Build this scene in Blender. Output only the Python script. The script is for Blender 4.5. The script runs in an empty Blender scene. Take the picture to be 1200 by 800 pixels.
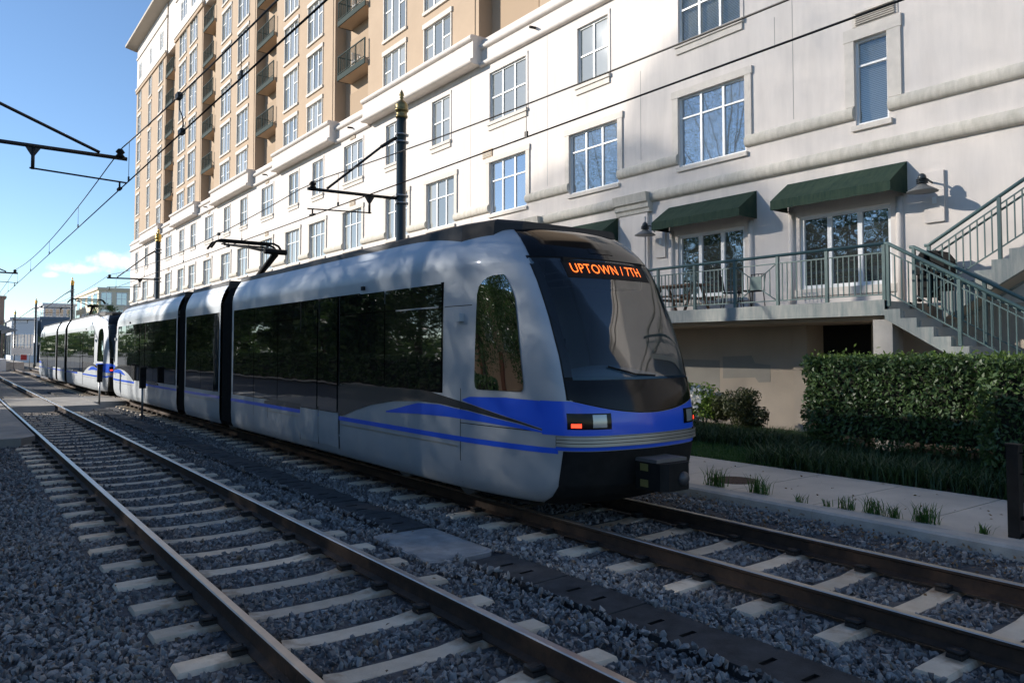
import bpy, bmesh, math, random
import numpy as np
from math import sin, cos, pi, radians
from mathutils import Vector, Matrix
random.seed(7); RNG = np.random.default_rng(7)
SC = bpy.context.scene
COL = SC.collection

# ------------------------------------------------------------------ camera, sky, sun, exposure
YAW, PITCH = radians(36.4373), radians(2.35)
cam = bpy.data.cameras.new('camera'); cam.sensor_width = 36.0; cam.lens = 27.0
cam.shift_y = -0.0224; cam.clip_start = 0.05; cam.clip_end = 9000
co = bpy.data.objects.new('camera', cam); COL.objects.link(co); SC.camera = co
co.location = (0, 0, 1.99)
dirv = Vector((sin(YAW) * cos(PITCH), cos(YAW) * cos(PITCH), sin(PITCH)))
co.rotation_euler = dirv.to_track_quat('-Z', 'Y').to_euler()

TRAVEL = Vector((0.66, -0.66, -0.377)).normalized()      # the way the sunlight goes
SUN_EL = math.asin(-TRAVEL.z)
SUN_AZ = math.atan2(-TRAVEL.x, -TRAVEL.y)                  # from +Y towards +X
sun = bpy.data.lights.new('sun', 'SUN'); sun.energy = 4.6; sun.angle = radians(0.7); sun.color = (1.0, 0.93, 0.84)
so = bpy.data.objects.new('sun', sun); COL.objects.link(so)
so.rotation_euler = TRAVEL.to_track_quat('-Z', 'Y').to_euler(); so.location = (-30, 40, 40)

world = bpy.data.worlds.new('World'); SC.world = world; world.use_nodes = True
def setup_world():
    nt = world.node_tree; N = nt.nodes; L = nt.links; N.clear()
    out = N.new('ShaderNodeOutputWorld'); bg = N.new('ShaderNodeBackground')
    sky = N.new('ShaderNodeTexSky'); sky.sky_type = 'NISHITA'; sky.sun_disc = False
    sky.sun_elevation = SUN_EL; sky.sun_rotation = SUN_AZ
    sky.altitude = 200; sky.air_density = 0.9; sky.dust_density = 0.0; sky.ozone_density = 3.4
    bg.inputs['Strength'].default_value = 0.11
    # small fair-weather cumulus low in the sky, all round the horizon
    tc = N.new('ShaderNodeTexCoord'); sx = N.new('ShaderNodeSeparateXYZ'); L.new(tc.outputs['Generated'], sx.inputs[0])
    def mth(op, a, b=None, c=None):
        n = N.new('ShaderNodeMath'); n.operation = op
        for i, q in enumerate((a, b, c)):
            if q is None: continue
            if isinstance(q, (int, float)): n.inputs[i].default_value = q
            else: L.new(q, n.inputs[i])
        return n.outputs[0]
    az = mth('ARCTAN2', sx.outputs['X'], sx.outputs['Y']); el = mth('ARCSINE', sx.outputs['Z'])
    no = N.new('ShaderNodeTexNoise'); no.inputs['Scale'].default_value = 42; no.inputs['Detail'].default_value = 8; no.inputs['Roughness'].default_value = 0.6
    L.new(tc.outputs['Generated'], no.inputs['Vector'])
    field = None
    for a, e, w, h in [(8.9, 5.75, 2.1, .85), (7.4, 5.2, 2.2, .5), (5.4, 4.75, .55, .3), (-31, 7, 5, 1.5), (47, 9, 6, 1.6), (88, 7, 7, 2.0), (140, 10, 8, 2.2), (-75, 12, 7, 2.2), (-140, 8, 9, 2.4)]:
        da = mth('DIVIDE', mth('SUBTRACT', az, radians(a)), radians(w)); de = mth('DIVIDE', mth('SUBTRACT', el, radians(e)), radians(h))
        # flat base: the lower half falls off faster
        de = mth('MULTIPLY', de, mth('ADD', 1.0, mth('MULTIPLY', mth('LESS_THAN', de, 0.0), .7)))
        f = mth('SUBTRACT', 1.0, mth('ADD', mth('MULTIPLY', da, da), mth('MULTIPLY', de, de)))
        field = f if field is None else mth('MAXIMUM', field, f)
    dens = mth('ADD', field, mth('MULTIPLY', mth('SUBTRACT', no.outputs['Fac'], .5), 4.2))
    mr = N.new('ShaderNodeMapRange'); mr.interpolation_type = 'SMOOTHSTEP'; mr.inputs['From Min'].default_value = 0.0; mr.inputs['From Max'].default_value = 1.3; mr.inputs['To Max'].default_value = 0.9
    L.new(dens, mr.inputs['Value'])
    hs = N.new('ShaderNodeMix'); hs.data_type = 'RGBA'
    L.new(mr.outputs[0], hs.inputs['Factor']); L.new(sky.outputs[0], hs.inputs[6]); hs.inputs[7].default_value = (6.6, 6.8, 7.2, 1)
    L.new(hs.outputs[2], bg.inputs['Color']); L.new(bg.outputs[0], out.inputs[0])
setup_world()
SC.view_settings.view_transform = 'Standard'; SC.view_settings.look = 'None'; SC.view_settings.gamma = 1.0
SC.view_settings.use_curve_mapping = False
SC.view_settings.exposure = 0.68

# ------------------------------------------------------------------ materials
MATS = {}
def nodes(m):
    m.use_nodes = True
    return m.node_tree.nodes, m.node_tree.links, m.node_tree.nodes['Principled BSDF']
def mat(name, col, rough=0.6, metal=0.0, var=0.0, vscale=3.0, bump=0.0, bscale=40.0, spec=0.5, col2=None, obj_random=0.0, streak=None, coat=0.0, emit=None, es=0.0):
    """principled material; colour varies between col and col2 with a noise in object space"""
    if name in MATS: return MATS[name]
    m = bpy.data.materials.new(name); N, L, P = nodes(m); MATS[name] = m
    c = tuple(col) + (1,)
    P.inputs['Base Color'].default_value = c; P.inputs['Roughness'].default_value = rough; P.inputs['Metallic'].default_value = metal
    P.inputs['Specular IOR Level'].default_value = spec
    if coat: P.inputs['Coat Weight'].default_value = coat; P.inputs['Coat Roughness'].default_value = 0.04
    if emit: P.inputs['Emission Color'].default_value = tuple(emit) + (1,); P.inputs['Emission Strength'].default_value = es
    ge = N.new('ShaderNodeNewGeometry')
    last = None
    if var or col2 is not None:
        no = N.new('ShaderNodeTexNoise'); no.inputs['Scale'].default_value = vscale; no.inputs['Detail'].default_value = 6; no.inputs['Roughness'].default_value = 0.62
        if streak:
            mp = N.new('ShaderNodeMapping'); mp.inputs['Scale'].default_value = streak
            L.new(ge.outputs['Position'], mp.inputs['Vector']); L.new(mp.outputs[0], no.inputs['Vector'])
        else: L.new(ge.outputs['Position'], no.inputs['Vector'])
        mr = N.new('ShaderNodeMapRange'); mr.inputs['From Min'].default_value = 0.32; mr.inputs['From Max'].default_value = 0.68
        L.new(no.outputs['Fac'], mr.inputs['Value'])
        mx = N.new('ShaderNodeMix'); mx.data_type = 'RGBA'; L.new(mr.outputs[0], mx.inputs['Factor'])
        if col2 is None:
            mx.inputs[6].default_value = tuple(min(1, v * (1 - var)) for v in col) + (1,); mx.inputs[7].default_value = tuple(min(1, v * (1 + var)) for v in col) + (1,)
        else:
            mx.inputs[6].default_value = c; mx.inputs[7].default_value = tuple(col2) + (1,)
        last = mx.outputs[2]
    if obj_random:
        oi = N.new('ShaderNodeObjectInfo'); mr2 = N.new('ShaderNodeMapRange')
        mr2.inputs['To Min'].default_value = 1 - obj_random; mr2.inputs['To Max'].default_value = 1 + obj_random
        L.new(oi.outputs['Random'], mr2.inputs['Value'])
        vm = N.new('ShaderNodeVectorMath'); vm.operation = 'SCALE'
        if last is None: vm.inputs[0].default_value = col
        else: L.new(last, vm.inputs[0])
        L.new(mr2.outputs[0], vm.inputs['Scale']); last = vm.outputs[0]
    if last is not None: L.new(last, P.inputs['Base Color'])
    if bump:
        nb = N.new('ShaderNodeTexNoise'); nb.inputs['Scale'].default_value = bscale; nb.inputs['Detail'].default_value = 5
        L.new(ge.outputs['Position'], nb.inputs['Vector'])
        bp = N.new('ShaderNodeBump'); bp.inputs['Strength'].default_value = bump; bp.inputs['Distance'].default_value = 0.02
        L.new(nb.outputs['Fac'], bp.inputs['Height']); L.new(bp.outputs[0], P.inputs['Normal'])
    return m

def glass_mat(name, base, gloss, rough=0.02, wave=0.0, wscale=1.2, tint=(0.9, 0.95, 1.0), base2=None, gmax=1.0):
    """window glass over a dark room: a dim diffuse layer with mirror reflection on top"""
    m = bpy.data.materials.new(name); MATS[name] = m; m.use_nodes = True
    N, L = m.node_tree.nodes, m.node_tree.links; N.clear()
    out = N.new('ShaderNodeOutputMaterial'); d = N.new('ShaderNodeBsdfDiffuse'); g = N.new('ShaderNodeBsdfGlossy')
    d.inputs['Color'].default_value = tuple(base) + (1,); g.inputs['Color'].default_value = tuple(tint) + (1,); g.inputs['Roughness'].default_value = rough
    lw = N.new('ShaderNodeFresnel'); lw.inputs['IOR'].default_value = 1.5
    mr = N.new('ShaderNodeMapRange'); mr.inputs['From Min'].default_value = 0.04; mr.inputs['To Min'].default_value = gloss; mr.inputs['To Max'].default_value = gmax
    L.new(lw.outputs[0], mr.inputs['Value'])
    mx = N.new('ShaderNodeMixShader'); L.new(mr.outputs[0], mx.inputs[0]); L.new(d.outputs[0], mx.inputs[1]); L.new(g.outputs[0], mx.inputs[2])
    L.new(mx.outputs[0], out.inputs[0])
    ge = N.new('ShaderNodeNewGeometry')
    if wave:
        no = N.new('ShaderNodeTexNoise'); no.inputs['Scale'].default_value = wscale; no.inputs['Detail'].default_value = 2
        L.new(ge.outputs['Position'], no.inputs['Vector'])
        bp = N.new('ShaderNodeBump'); bp.inputs['Strength'].default_value = wave; bp.inputs['Distance'].default_value = 0.05
        L.new(no.outputs['Fac'], bp.inputs['Height']); L.new(bp.outputs[0], g.inputs['Normal'])
    if base2:
        oi = N.new('ShaderNodeObjectInfo'); mc = N.new('ShaderNodeMix'); mc.data_type = 'RGBA'
        mc.inputs[6].default_value = tuple(base) + (1,); mc.inputs[7].default_value = tuple(base2) + (1,)
        L.new(oi.outputs['Random'], mc.inputs['Factor']); L.new(mc.outputs[2], d.inputs['Color'])
    return m

def clear_glass(name, gloss, tint, gmax=.55):
    m = bpy.data.materials.new(name); MATS[name] = m; m.use_nodes = True
    N, L = m.node_tree.nodes, m.node_tree.links; N.clear()
    out = N.new('ShaderNodeOutputMaterial'); d = N.new('ShaderNodeBsdfTransparent'); g = N.new('ShaderNodeBsdfGlossy'); d.inputs['Color'].default_value = tuple(tint) + (1,); g.inputs['Roughness'].default_value = .03
    lw = N.new('ShaderNodeFresnel'); lw.inputs['IOR'].default_value = 1.5; mr = N.new('ShaderNodeMapRange'); mr.inputs['From Min'].default_value = .04; mr.inputs['To Min'].default_value = gloss; mr.inputs['To Max'].default_value = gmax
    L.new(lw.outputs[0], mr.inputs['Value']); mx = N.new('ShaderNodeMixShader'); L.new(mr.outputs[0], mx.inputs[0]); L.new(d.outputs[0], mx.inputs[1]); L.new(g.outputs[0], mx.inputs[2]); L.new(mx.outputs[0], out.inputs[0])
    return m
M_CLEARPANE = clear_glass('glass_clear', .20, (.95, .96, .95), .9)
M_BLIND = mat('blind_slats', (.78, .77, .70), .6)
M_STUCCO = mat('stucco_white', (0.71, 0.655, 0.605), 0.9, var=0.06, vscale=1.3, streak=(1, 2.5, 0.4), bump=0.22, bscale=60, spec=.15)
M_WHITEWALL = M_STUCCO
M_TAN = mat('stucco_tan', (0.47, 0.36, 0.26), 0.9, spec=.15, var=0.04, vscale=0.9, bump=0.1, bscale=40)
M_TRIM = mat('trim_plaster', (0.66, 0.61, 0.545), 0.85, spec=.2, var=0.06, vscale=5, bump=0.1)
M_BAND = mat('moulding_weathered', (0.47, 0.44, 0.37), 0.85, col2=(0.64, 0.595, 0.52), vscale=2.2, streak=(1, 3.0, 1.0), bump=0.15)
M_GROUNDWALL = mat('stucco_beige_lower', (0.51, 0.43, 0.34), 0.88, var=0.06, vscale=1.4, bump=0.15, bscale=50)
M_PATCH = mat('repaint_patch', (0.36, 0.335, 0.29), 0.9, var=0.05, vscale=2)
M_FRAME = mat('window_frame_white', (0.82, 0.83, 0.82), 0.45)
M_DARK = mat('dark_interior', (0.012, 0.011, 0.01), 0.9)
M_GLASS_B = glass_mat('glass_blue', (0.12, 0.15, 0.18), 0.42, wave=0.02, wscale=0.9, tint=(.86, .90, .96), base2=(0.24, 0.27, 0.29))
M_GLASS_C = glass_mat('glass_blinds', (0.20, 0.21, 0.19), 0.16, wave=0.02, base2=(0.40, 0.40, 0.36))
M_GLASS_D = glass_mat('glass_door', (0.05, 0.055, 0.06), 0.42, wave=0.05, wscale=1.6)
M_GREEN = mat('green_painted_metal', (0.085, 0.145, 0.14), 0.42, var=0.1, vscale=8, spec=0.5)
M_AWN = mat('awning_canvas_green', (0.020, 0.043, 0.033), 0.85, col2=(0.040, 0.062, 0.042), vscale=4, streak=(1, 3, .6), spec=.15, bump=0.06, bscale=120)
M_CONC = mat('concrete_slab', (0.40, 0.375, 0.34), 0.85, var=0.10, vscale=2.5, bump=0.2, bscale=90)
M_CONC_STAIN = mat('concrete_stained', (0.22, 0.26, 0.25), 0.85, col2=(0.42, 0.41, 0.37), vscale=3.0, streak=(1, 3, .5), bump=0.2)
M_WALK = mat('sidewalk_concrete', (0.54, 0.475, 0.40), 0.88, var=0.13, vscale=1.2, bump=0.25, bscale=120)
M_KERB = mat('kerb_concrete', (0.40, 0.38, 0.35), 0.88, var=0.2, vscale=3.5, bump=0.3, bscale=70)
def sleeper_material():
    """concrete with rust stains where the rails sit (0.75 m either side of the sleeper's middle)"""
    m = mat('sleeper_concrete', (0.66, 0.57, 0.45), 0.92, spec=.2, col2=(0.54, 0.45, 0.34), vscale=4.5, obj_random=0.14, bump=0.3, bscale=60)
    N, L, P = m.node_tree.nodes, m.node_tree.links, m.node_tree.nodes['Principled BSDF']
    src = P.inputs['Base Color'].links[0].from_socket
    tc = N.new('ShaderNodeTexCoord'); sx = N.new('ShaderNodeSeparateXYZ'); L.new(tc.outputs['Object'], sx.inputs[0])
    def mt(op, a, b):
        n = N.new('ShaderNodeMath'); n.operation = op
        for i, q in enumerate((a, b)):
            if isinstance(q, (int, float)): n.inputs[i].default_value = q
            else: L.new(q, n.inputs[i])
        return n.outputs[0]
    d = mt('ABSOLUTE', mt('SUBTRACT', mt('ABSOLUTE', sx.outputs['X'], 0), .75), 0)
    no = N.new('ShaderNodeTexNoise'); no.inputs['Scale'].default_value = 9; no.inputs['Detail'].default_value = 5; ge = N.new('ShaderNodeNewGeometry'); L.new(ge.outputs['Position'], no.inputs['Vector'])
    f = mt('SUBTRACT', mt('ADD', no.outputs['Fac'], .12), mt('MULTIPLY', d, 1.5))
    mr = N.new('ShaderNodeMapRange'); mr.inputs['From Min'].default_value = .12; mr.inputs['From Max'].default_value = .5; mr.inputs['To Max'].default_value = .75; L.new(f, mr.inputs['Value'])
    mx = N.new('ShaderNodeMix'); mx.data_type = 'RGBA'; L.new(mr.outputs[0], mx.inputs['Factor']); L.new(src, mx.inputs[6]); mx.inputs[7].default_value = (.25, .15, .085, 1)
    L.new(mx.outputs[2], P.inputs['Base Color']); return m
M_TIE = sleeper_material()
M_RAILTOP = mat('rail_polished', (0.50, 0.45, 0.40), 0.36, 0.85, var=0.08, vscale=6)
M_RUST = mat('rail_rust', (0.026, 0.016, 0.011), 0.8, col2=(0.062, 0.034, 0.020), vscale=7, bump=0.2)
M_CLIP = mat('clip_black', (0.022, 0.018, 0.016), 0.7, bump=0.3)
M_BALLAST = mat('ballast_ground', (0.045, 0.047, 0.052), 0.95, col2=(0.10, 0.10, 0.105), vscale=26, bump=0.9, bscale=34)
M_RUBBER = mat('trough_lid', (0.045, 0.047, 0.05), 0.85, spec=.25, var=0.35, vscale=6, bump=0.35, bscale=110)
M_PAINT = mat('silver_metallic_paint', (0.44, 0.475, 0.51), 0.50, 0.45, var=0.05, vscale=2.0, coat=0.12)
M_BLUE = mat('blue_paint', (0.02, 0.11, 0.72), 0.30, coat=0.3)
M_ARCH = mat('charcoal_paint', (0.045, 0.045, 0.045), 0.25, coat=0.6)
M_TRAINGLASS = glass_mat('train_glass', (0.006, 0.007, 0.008), 0.21, wave=0.05, wscale=1.1)
M_WSGLASS = clear_glass('windshield_glass', 0.06, (0.50, 0.57, 0.60), .17)
M_BLACKGLOSS = mat('black_gloss', (0.005, 0.005, 0.006), 0.10, spec=0.22)
M_BLACK = mat('black_matte', (0.012, 0.012, 0.012), 0.7, spec=.2, var=0.3, vscale=9)
M_ROOF = mat('roof_shroud', (0.012, 0.012, 0.013), 0.55, var=0.2, vscale=2)
M_BUMPER = mat('bumper_aluminium', (0.42, 0.42, 0.39), 0.42, 0.7)
M_STEEL = mat('dull_steel', (0.32, 0.32, 0.32), 0.4, 0.8)
M_POLE = mat('pole_paint_dark', (0.022, 0.036, 0.040), 0.28, var=0.15, vscale=4)
M_GOLD = mat('gold_paint', (0.62, 0.40, 0.10), 0.33, 0.75, var=0.12, vscale=8)
M_GOLDOLD = mat('bronze_paint', (0.26, 0.20, 0.085), 0.38, 0.7, var=0.2, vscale=12)
M_WIRE = mat('overhead_wire', (0.02, 0.018, 0.016), 0.5, 0.3)
M_RED = mat('red_lamp_lit', (0.5, 0.02, 0.01), 0.4, emit=(1.0, 0.04, 0.015), es=2.2)
M_REDHI = mat('red_lamp_high', (0.5, 0.04, 0.04), 0.4, emit=(1.0, 0.08, 0.06), es=1.2)
M_LED = mat('led_orange', (0.5, 0.1, 0.02), 0.5, emit=(1.0, 0.16, 0.02), es=1.5)
M_WOOD = mat('weathered_wood', (0.16, 0.09, 0.055), 0.75, var=0.25, vscale=10, streak=(1, 8, 8))
M_LAMP = mat('lamp_dark_metal', (0.035, 0.045, 0.05), 0.4)
M_SHADE = mat('lamp_shade_metal', (0.15, 0.155, 0.15), 0.5)
M_LAMPIN = mat('lamp_inner_enamel', (0.75, 0.72, 0.64), 0.5)
M_MANHOLE = mat('manhole_iron', (0.10, 0.055, 0.038), 0.8, var=0.25, vscale=20, bump=0.5, bscale=80)
M_SOIL = mat('soil_mulch', (0.045, 0.032, 0.022), 0.95, var=0.35, vscale=14, bump=0.8, bscale=50)
M_LAWN = mat('lawn_soil', (0.03, 0.055, 0.016), 0.95, var=0.3, vscale=7, bump=0.6, bscale=60)
M_BARK = mat('bark', (0.06, 0.045, 0.034), 0.95, var=0.3, vscale=9, bump=0.7, bscale=30)
M_EARTH = mat('ground_earth', (0.16, 0.145, 0.12), 0.95, var=0.25, vscale=0.5, bump=0.4, bscale=10)
M_BRICK = mat('brick_red', (0.24, 0.10, 0.065), 0.9, var=0.2, vscale=9)
M_PEACH = mat('stucco_peach', (0.48, 0.33, 0.24), 0.9, var=0.06, vscale=0.6)
M_OFFICE = mat('office_precast', (0.80, 0.70, 0.52), 0.85, var=0.03, vscale=0.6)
M_OFFGLASS = glass_mat('office_glass', (0.05, 0.10, 0.13), 0.35)
M_FARWHITE = mat('far_white_panel', (0.72, 0.74, 0.76), 0.7)
M_FARBLUE = mat('far_blue_grey', (0.13, 0.17, 0.22), 0.6)
M_TOWERBRICK = mat('far_tower_brick', (0.42, 0.27, 0.19), 0.9)

def leaf_mat(name, a, b, rough=0.5, trans=0.25):
    m = bpy.data.materials.new(name); N, L, P = nodes(m); MATS[name] = m
    ge = N.new('ShaderNodeNewGeometry'); mx = N.new('ShaderNodeMix'); mx.data_type = 'RGBA'
    mx.inputs[6].default_value = tuple(a) + (1,); mx.inputs[7].default_value = tuple(b) + (1,)
    L.new(ge.outputs['Random Per Island'], mx.inputs['Factor']); L.new(mx.outputs[2], P.inputs['Base Color'])
    P.inputs['Roughness'].default_value = rough; P.inputs['Specular IOR Level'].default_value = 0.45
    tr = N.new('ShaderNodeBsdfTranslucent'); L.new(mx.outputs[2], tr.inputs['Color'])
    ms = N.new('ShaderNodeMixShader'); ms.inputs[0].default_value = trans
    out = N['Material Output']; L.new(P.outputs[0], ms.inputs[1]); L.new(tr.outputs[0], ms.inputs[2]); L.new(ms.outputs[0], out.inputs[0])
    return m
M_LEAF_HEDGE = leaf_mat('leaf_hedge', (0.035, 0.075, 0.022), (0.085, 0.14, 0.042), 0.42, 0.22)
M_LEAF_TOP = leaf_mat('leaf_fresh', (0.10, 0.17, 0.03), (0.16, 0.24, 0.05), 0.5, 0.3)
M_LEAF_BUSH = leaf_mat('leaf_bush', (0.15, 0.26, 0.03), (0.30, 0.42, 0.09), 0.5, 0.5)
M_LEAF_DARK = leaf_mat('leaf_dark_bush', (0.04, 0.055, 0.018), (0.09, 0.095, 0.035), 0.5, 0.2)
M_PETAL = leaf_mat('petal_white', (0.75, 0.74, 0.70), (0.85, 0.84, 0.8), 0.6, 0.3)
M_LEAF_TREE = leaf_mat('leaf_tree', (0.03, 0.06, 0.018), (0.07, 0.12, 0.03), 0.5, 0.3)
M_LEAF_FAR = leaf_mat('leaf_far_tree', (0.06, 0.11, 0.03), (0.15, 0.2, 0.06), 0.6, 0.3)
M_BLADE = leaf_mat('grass_blade', (0.03, 0.09, 0.015), (0.08, 0.17, 0.035), 0.55, 0.3)
M_LIRIOPE = leaf_mat('strap_leaf', (0.024, 0.055, 0.018), (0.06, 0.105, 0.036), 0.45, 0.2)

# ------------------------------------------------------------------ geometry helpers
WL = {}                                   # world location of each object
def rec(o, loc, parent):
    WL[o] = Vector(loc)
    if parent is not None:
        o.parent = parent; o.location = Vector(loc) - WL[parent]
    else: o.location = loc
    COL.objects.link(o)
    return o
def tag(o, label=None, cat=None, group=None, kind=None):
    if label: o['label'] = label
    if cat: o['category'] = cat
    if group: o['group'] = group
    if kind: o['kind'] = kind
    return o
def empty(name, loc, label=None, cat=None, group=None):
    o = bpy.data.objects.new(name, None); o.empty_display_size = 0.2
    rec(o, loc, None); return tag(o, label, cat, group)
def place(name, mesh, loc, parent=None, rotz=0.0, scale=None):
    o = bpy.data.objects.new(name, mesh); rec(o, loc, parent)
    if rotz: o.rotation_euler = (0, 0, rotz)
    if scale: o.scale = scale
    return o
def copy_tree(o, delta, parent=None):
    c = o.copy(); COL.objects.link(c); WL[c] = WL[o] + Vector(delta)
    if parent is None: c.location = o.location + Vector(delta)
    else: c.parent = parent
    for ch in list(o.children): copy_tree(ch, delta, c)
    return c

class MB:
    def __init__(s): s.v = []; s.f = []; s.m = []; s.mats = []; s.sm = []
    def mi(s, m):
        if m not in s.mats: s.mats.append(m)
        return s.mats.index(m)
    def face(s, idx, m=None, smooth=False): s.f.append(tuple(idx)); s.m.append(s.mi(m) if m else 0); s.sm.append(smooth)
    def poly(s, pts, m=None):
        b = len(s.v); s.v += [tuple(p) for p in pts]; s.face(range(b, b + len(pts)), m)
    def box(s, x0, x1, y0, y1, z0, z1, m=None):
        b = len(s.v); x0, x1 = min(x0, x1), max(x0, x1); y0, y1 = min(y0, y1), max(y0, y1); z0, z1 = min(z0, z1), max(z0, z1)
        s.v += [(x0, y0, z0), (x1, y0, z0), (x1, y1, z0), (x0, y1, z0), (x0, y0, z1), (x1, y0, z1), (x1, y1, z1), (x0, y1, z1)]
        for q in ((0, 3, 2, 1), (4, 5, 6, 7), (0, 1, 5, 4), (1, 2, 6, 5), (2, 3, 7, 6), (3, 0, 4, 7)): s.face([b + i for i in q], m)
        return s
    def prism(s, pts, axis, a, b_, m=None, caps=True, smooth=False):
        """pts: 2D outline; axis: the extrusion axis 'x','y','z'; others in cyclic order (y,z),(x,z),(x,y)"""
        def P(p, t):
            return {'x': (t, p[0], p[1]), 'y': (p[0], t, p[1]), 'z': (p[0], p[1], t)}[axis]
        b = len(s.v); n = len(pts)
        area = sum(pts[i][0] * pts[(i + 1) % n][1] - pts[(i + 1) % n][0] * pts[i][1] for i in range(n))
        flip = (area < 0) != (axis == 'y')
        if (b_ < a): flip = not flip
        s.v += [P(p, a) for p in pts] + [P(p, b_) for p in pts]
        for i in range(n):
            j = (i + 1) % n
            q = [b + i, b + j, b + n + j, b + n + i]
            s.face(q[::-1] if flip else q, m, smooth)
        if caps:
            c0 = list(range(b, b + n)); c1 = list(range(b + n, b + 2 * n))
            s.face(c0 if flip else c0[::-1], m); s.face(c1[::-1] if flip else c1, m)
        return s
    def tube(s, pts, r, n=8, m=None, caps=True, smooth=True):
        pts = [Vector(p) for p in pts]; rs = r if isinstance(r, (list, tuple)) else [r] * len(pts)
        b = len(s.v); up = None
        for i, p in enumerate(pts):
            d = (pts[min(i + 1, len(pts) - 1)] - pts[max(i - 1, 0)]).normalized()
            if up is None: up = Vector((0, 0, 1)) if abs(d.z) < 0.9 else Vector((1, 0, 0))
            u = d.cross(up)
            if u.length < 1e-4: u = d.cross(Vector((0, 1, 0)))
            u.normalize(); w = d.cross(u).normalized()
            for k in range(n):
                a = 2 * pi * k / n; s.v.append(tuple(p + (u * cos(a) + w * sin(a)) * rs[i]))
        for i in range(len(pts) - 1):
            for k in range(n):
                k2 = (k + 1) % n
                s.face([b + i * n + k, b + (i + 1) * n + k, b + (i + 1) * n + k2, b + i * n + k2], m, smooth)
        if caps:
            s.face([b + k for k in range(n)], m); e = b + (len(pts) - 1) * n; s.face([e + k for k in range(n)][::-1], m)
        return s
    def lathe(s, prof, cx=0, cy=0, n=16, m=None, smooth=True):
        b = len(s.v)
        for (r, z) in prof:
            for k in range(n):
                a = 2 * pi * k / n; s.v.append((cx + r * cos(a), cy + r * sin(a), z))
        for i in range(len(prof) - 1):
            for k in range(n):
                k2 = (k + 1) % n
                s.face([b + i * n + k, b + i * n + k2, b + (i + 1) * n + k2, b + (i + 1) * n + k], m, smooth)
        s.face([b + k for k in range(n)][::-1], m); e = b + (len(prof) - 1) * n; s.face([e + k for k in range(n)], m)
        return s
    def grid(s, rows, m=None, smooth=True, flip=False):
        """rows: list of equally long lists of points"""
        b = len(s.v); n = len(rows[0])
        for r in rows: s.v += [tuple(p) for p in r]
        for i in range(len(rows) - 1):
            for k in range(n - 1):
                q = [b + i * n + k, b + i * n + k + 1, b + (i + 1) * n + k + 1, b + (i + 1) * n + k]
                s.face(q[::-1] if flip else q, m, smooth)
        return s
    def mesh(s, name, m=None, off=(0, 0, 0)):
        me = bpy.data.meshes.new(name); ox, oy, oz = off
        me.from_pydata([(x - ox, y - oy, z - oz) for x, y, z in s.v], [], s.f)
        if not s.mats and m: s.mats = [m]
        for q in s.mats: me.materials.append(q)
        me.polygons.foreach_set('material_index', s.m); me.polygons.foreach_set('use_smooth', s.sm)
        me.update(); return me
    def build(s, name, m=None, parent=None, loc=None):
        """world-space vertices; the object's origin goes to loc (default: middle of its foot)"""
        if m is not None and not s.mats: s.mats = [m]
        if loc is None:
            a = np.array(s.v); lo, hi = a.min(0), a.max(0); loc = ((lo[0] + hi[0]) / 2, (lo[1] + hi[1]) / 2, lo[2])
        loc = tuple(float(q) for q in loc)
        return place(name, s.mesh(name, m, loc), loc, parent)

def np_mesh(name, V, F, m):
    V = np.asarray(V, np.float32); F = np.asarray(F, np.int32); k = F.shape[1]
    me = bpy.data.meshes.new(name); me.vertices.add(len(V)); me.vertices.foreach_set('co', V.ravel())
    me.loops.add(F.size); me.loops.foreach_set('vertex_index', F.ravel())
    me.polygons.add(len(F)); me.polygons.foreach_set('loop_start', np.arange(0, F.size, k, dtype=np.int32))
    me.polygons.foreach_set('loop_total', np.full(len(F), k, np.int32))
    me.materials.append(m); me.update(calc_edges=True); return me

def leaf_cards(P, size, aspect=0.45, nrm=None, jitter=1.0, rng=RNG):
    """one folded four-point leaf at each point P; nrm biases the leaf normals"""
    n = len(P); d = rng.normal(size=(n, 3)); 
    if nrm is not None: d = nrm + d * jitter
    d /= np.linalg.norm(d, axis=1)[:, None] + 1e-9
    t = rng.normal(size=(n, 3)); t -= (t * d).sum(1)[:, None] * d; t /= np.linalg.norm(t, axis=1)[:, None] + 1e-9
    b = np.cross(d, t); s = (size * rng.uniform(0.7, 1.35, n))[:, None]
    V = np.empty((n, 4, 3)); V[:, 0] = P - t * s * .5; V[:, 1] = P + b * s * aspect * .5 + d * s * .06; V[:, 2] = P + t * s * .5; V[:, 3] = P - b * s * aspect * .5 + d * s * .06
    return V.reshape(-1, 3), np.arange(4 * n).reshape(n, 4)

def blades(P, h, w, lean=0.5, rng=RNG, segs=2):
    """grass or strap leaves: bent strips of two quads"""
    n = len(P); a = rng.uniform(0, 2 * pi, n); hh = h * rng.uniform(0.6, 1.25, n); l = lean * rng.uniform(0.2, 1.2, n) * hh
    dx, dy = np.cos(a), np.sin(a); px, py = -dy, dx
    V = np.empty((n, 6, 3)); ww = w * rng.uniform(.7, 1.2, n)
    for i, (t, k) in enumerate(((0, 1.0), (0.6, .85), (1.0, .15))):
        z = hh * (t if t < 1 else 0.92); o = l * t * t
        for j, sg in enumerate((-1, 1)):
            V[:, i * 2 + j, 0] = P[:, 0] + dx * o + px * ww * k * sg * .5
            V[:, i * 2 + j, 1] = P[:, 1] + dy * o + py * ww * k * sg * .5
            V[:, i * 2 + j, 2] = P[:, 2] + z
    base = (np.arange(n) * 6)[:, None]
    F = np.concatenate([base + np.array([0, 1, 3, 2]), base + np.array([2, 3, 5, 4])])
    return V.reshape(-1, 3), F

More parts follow.
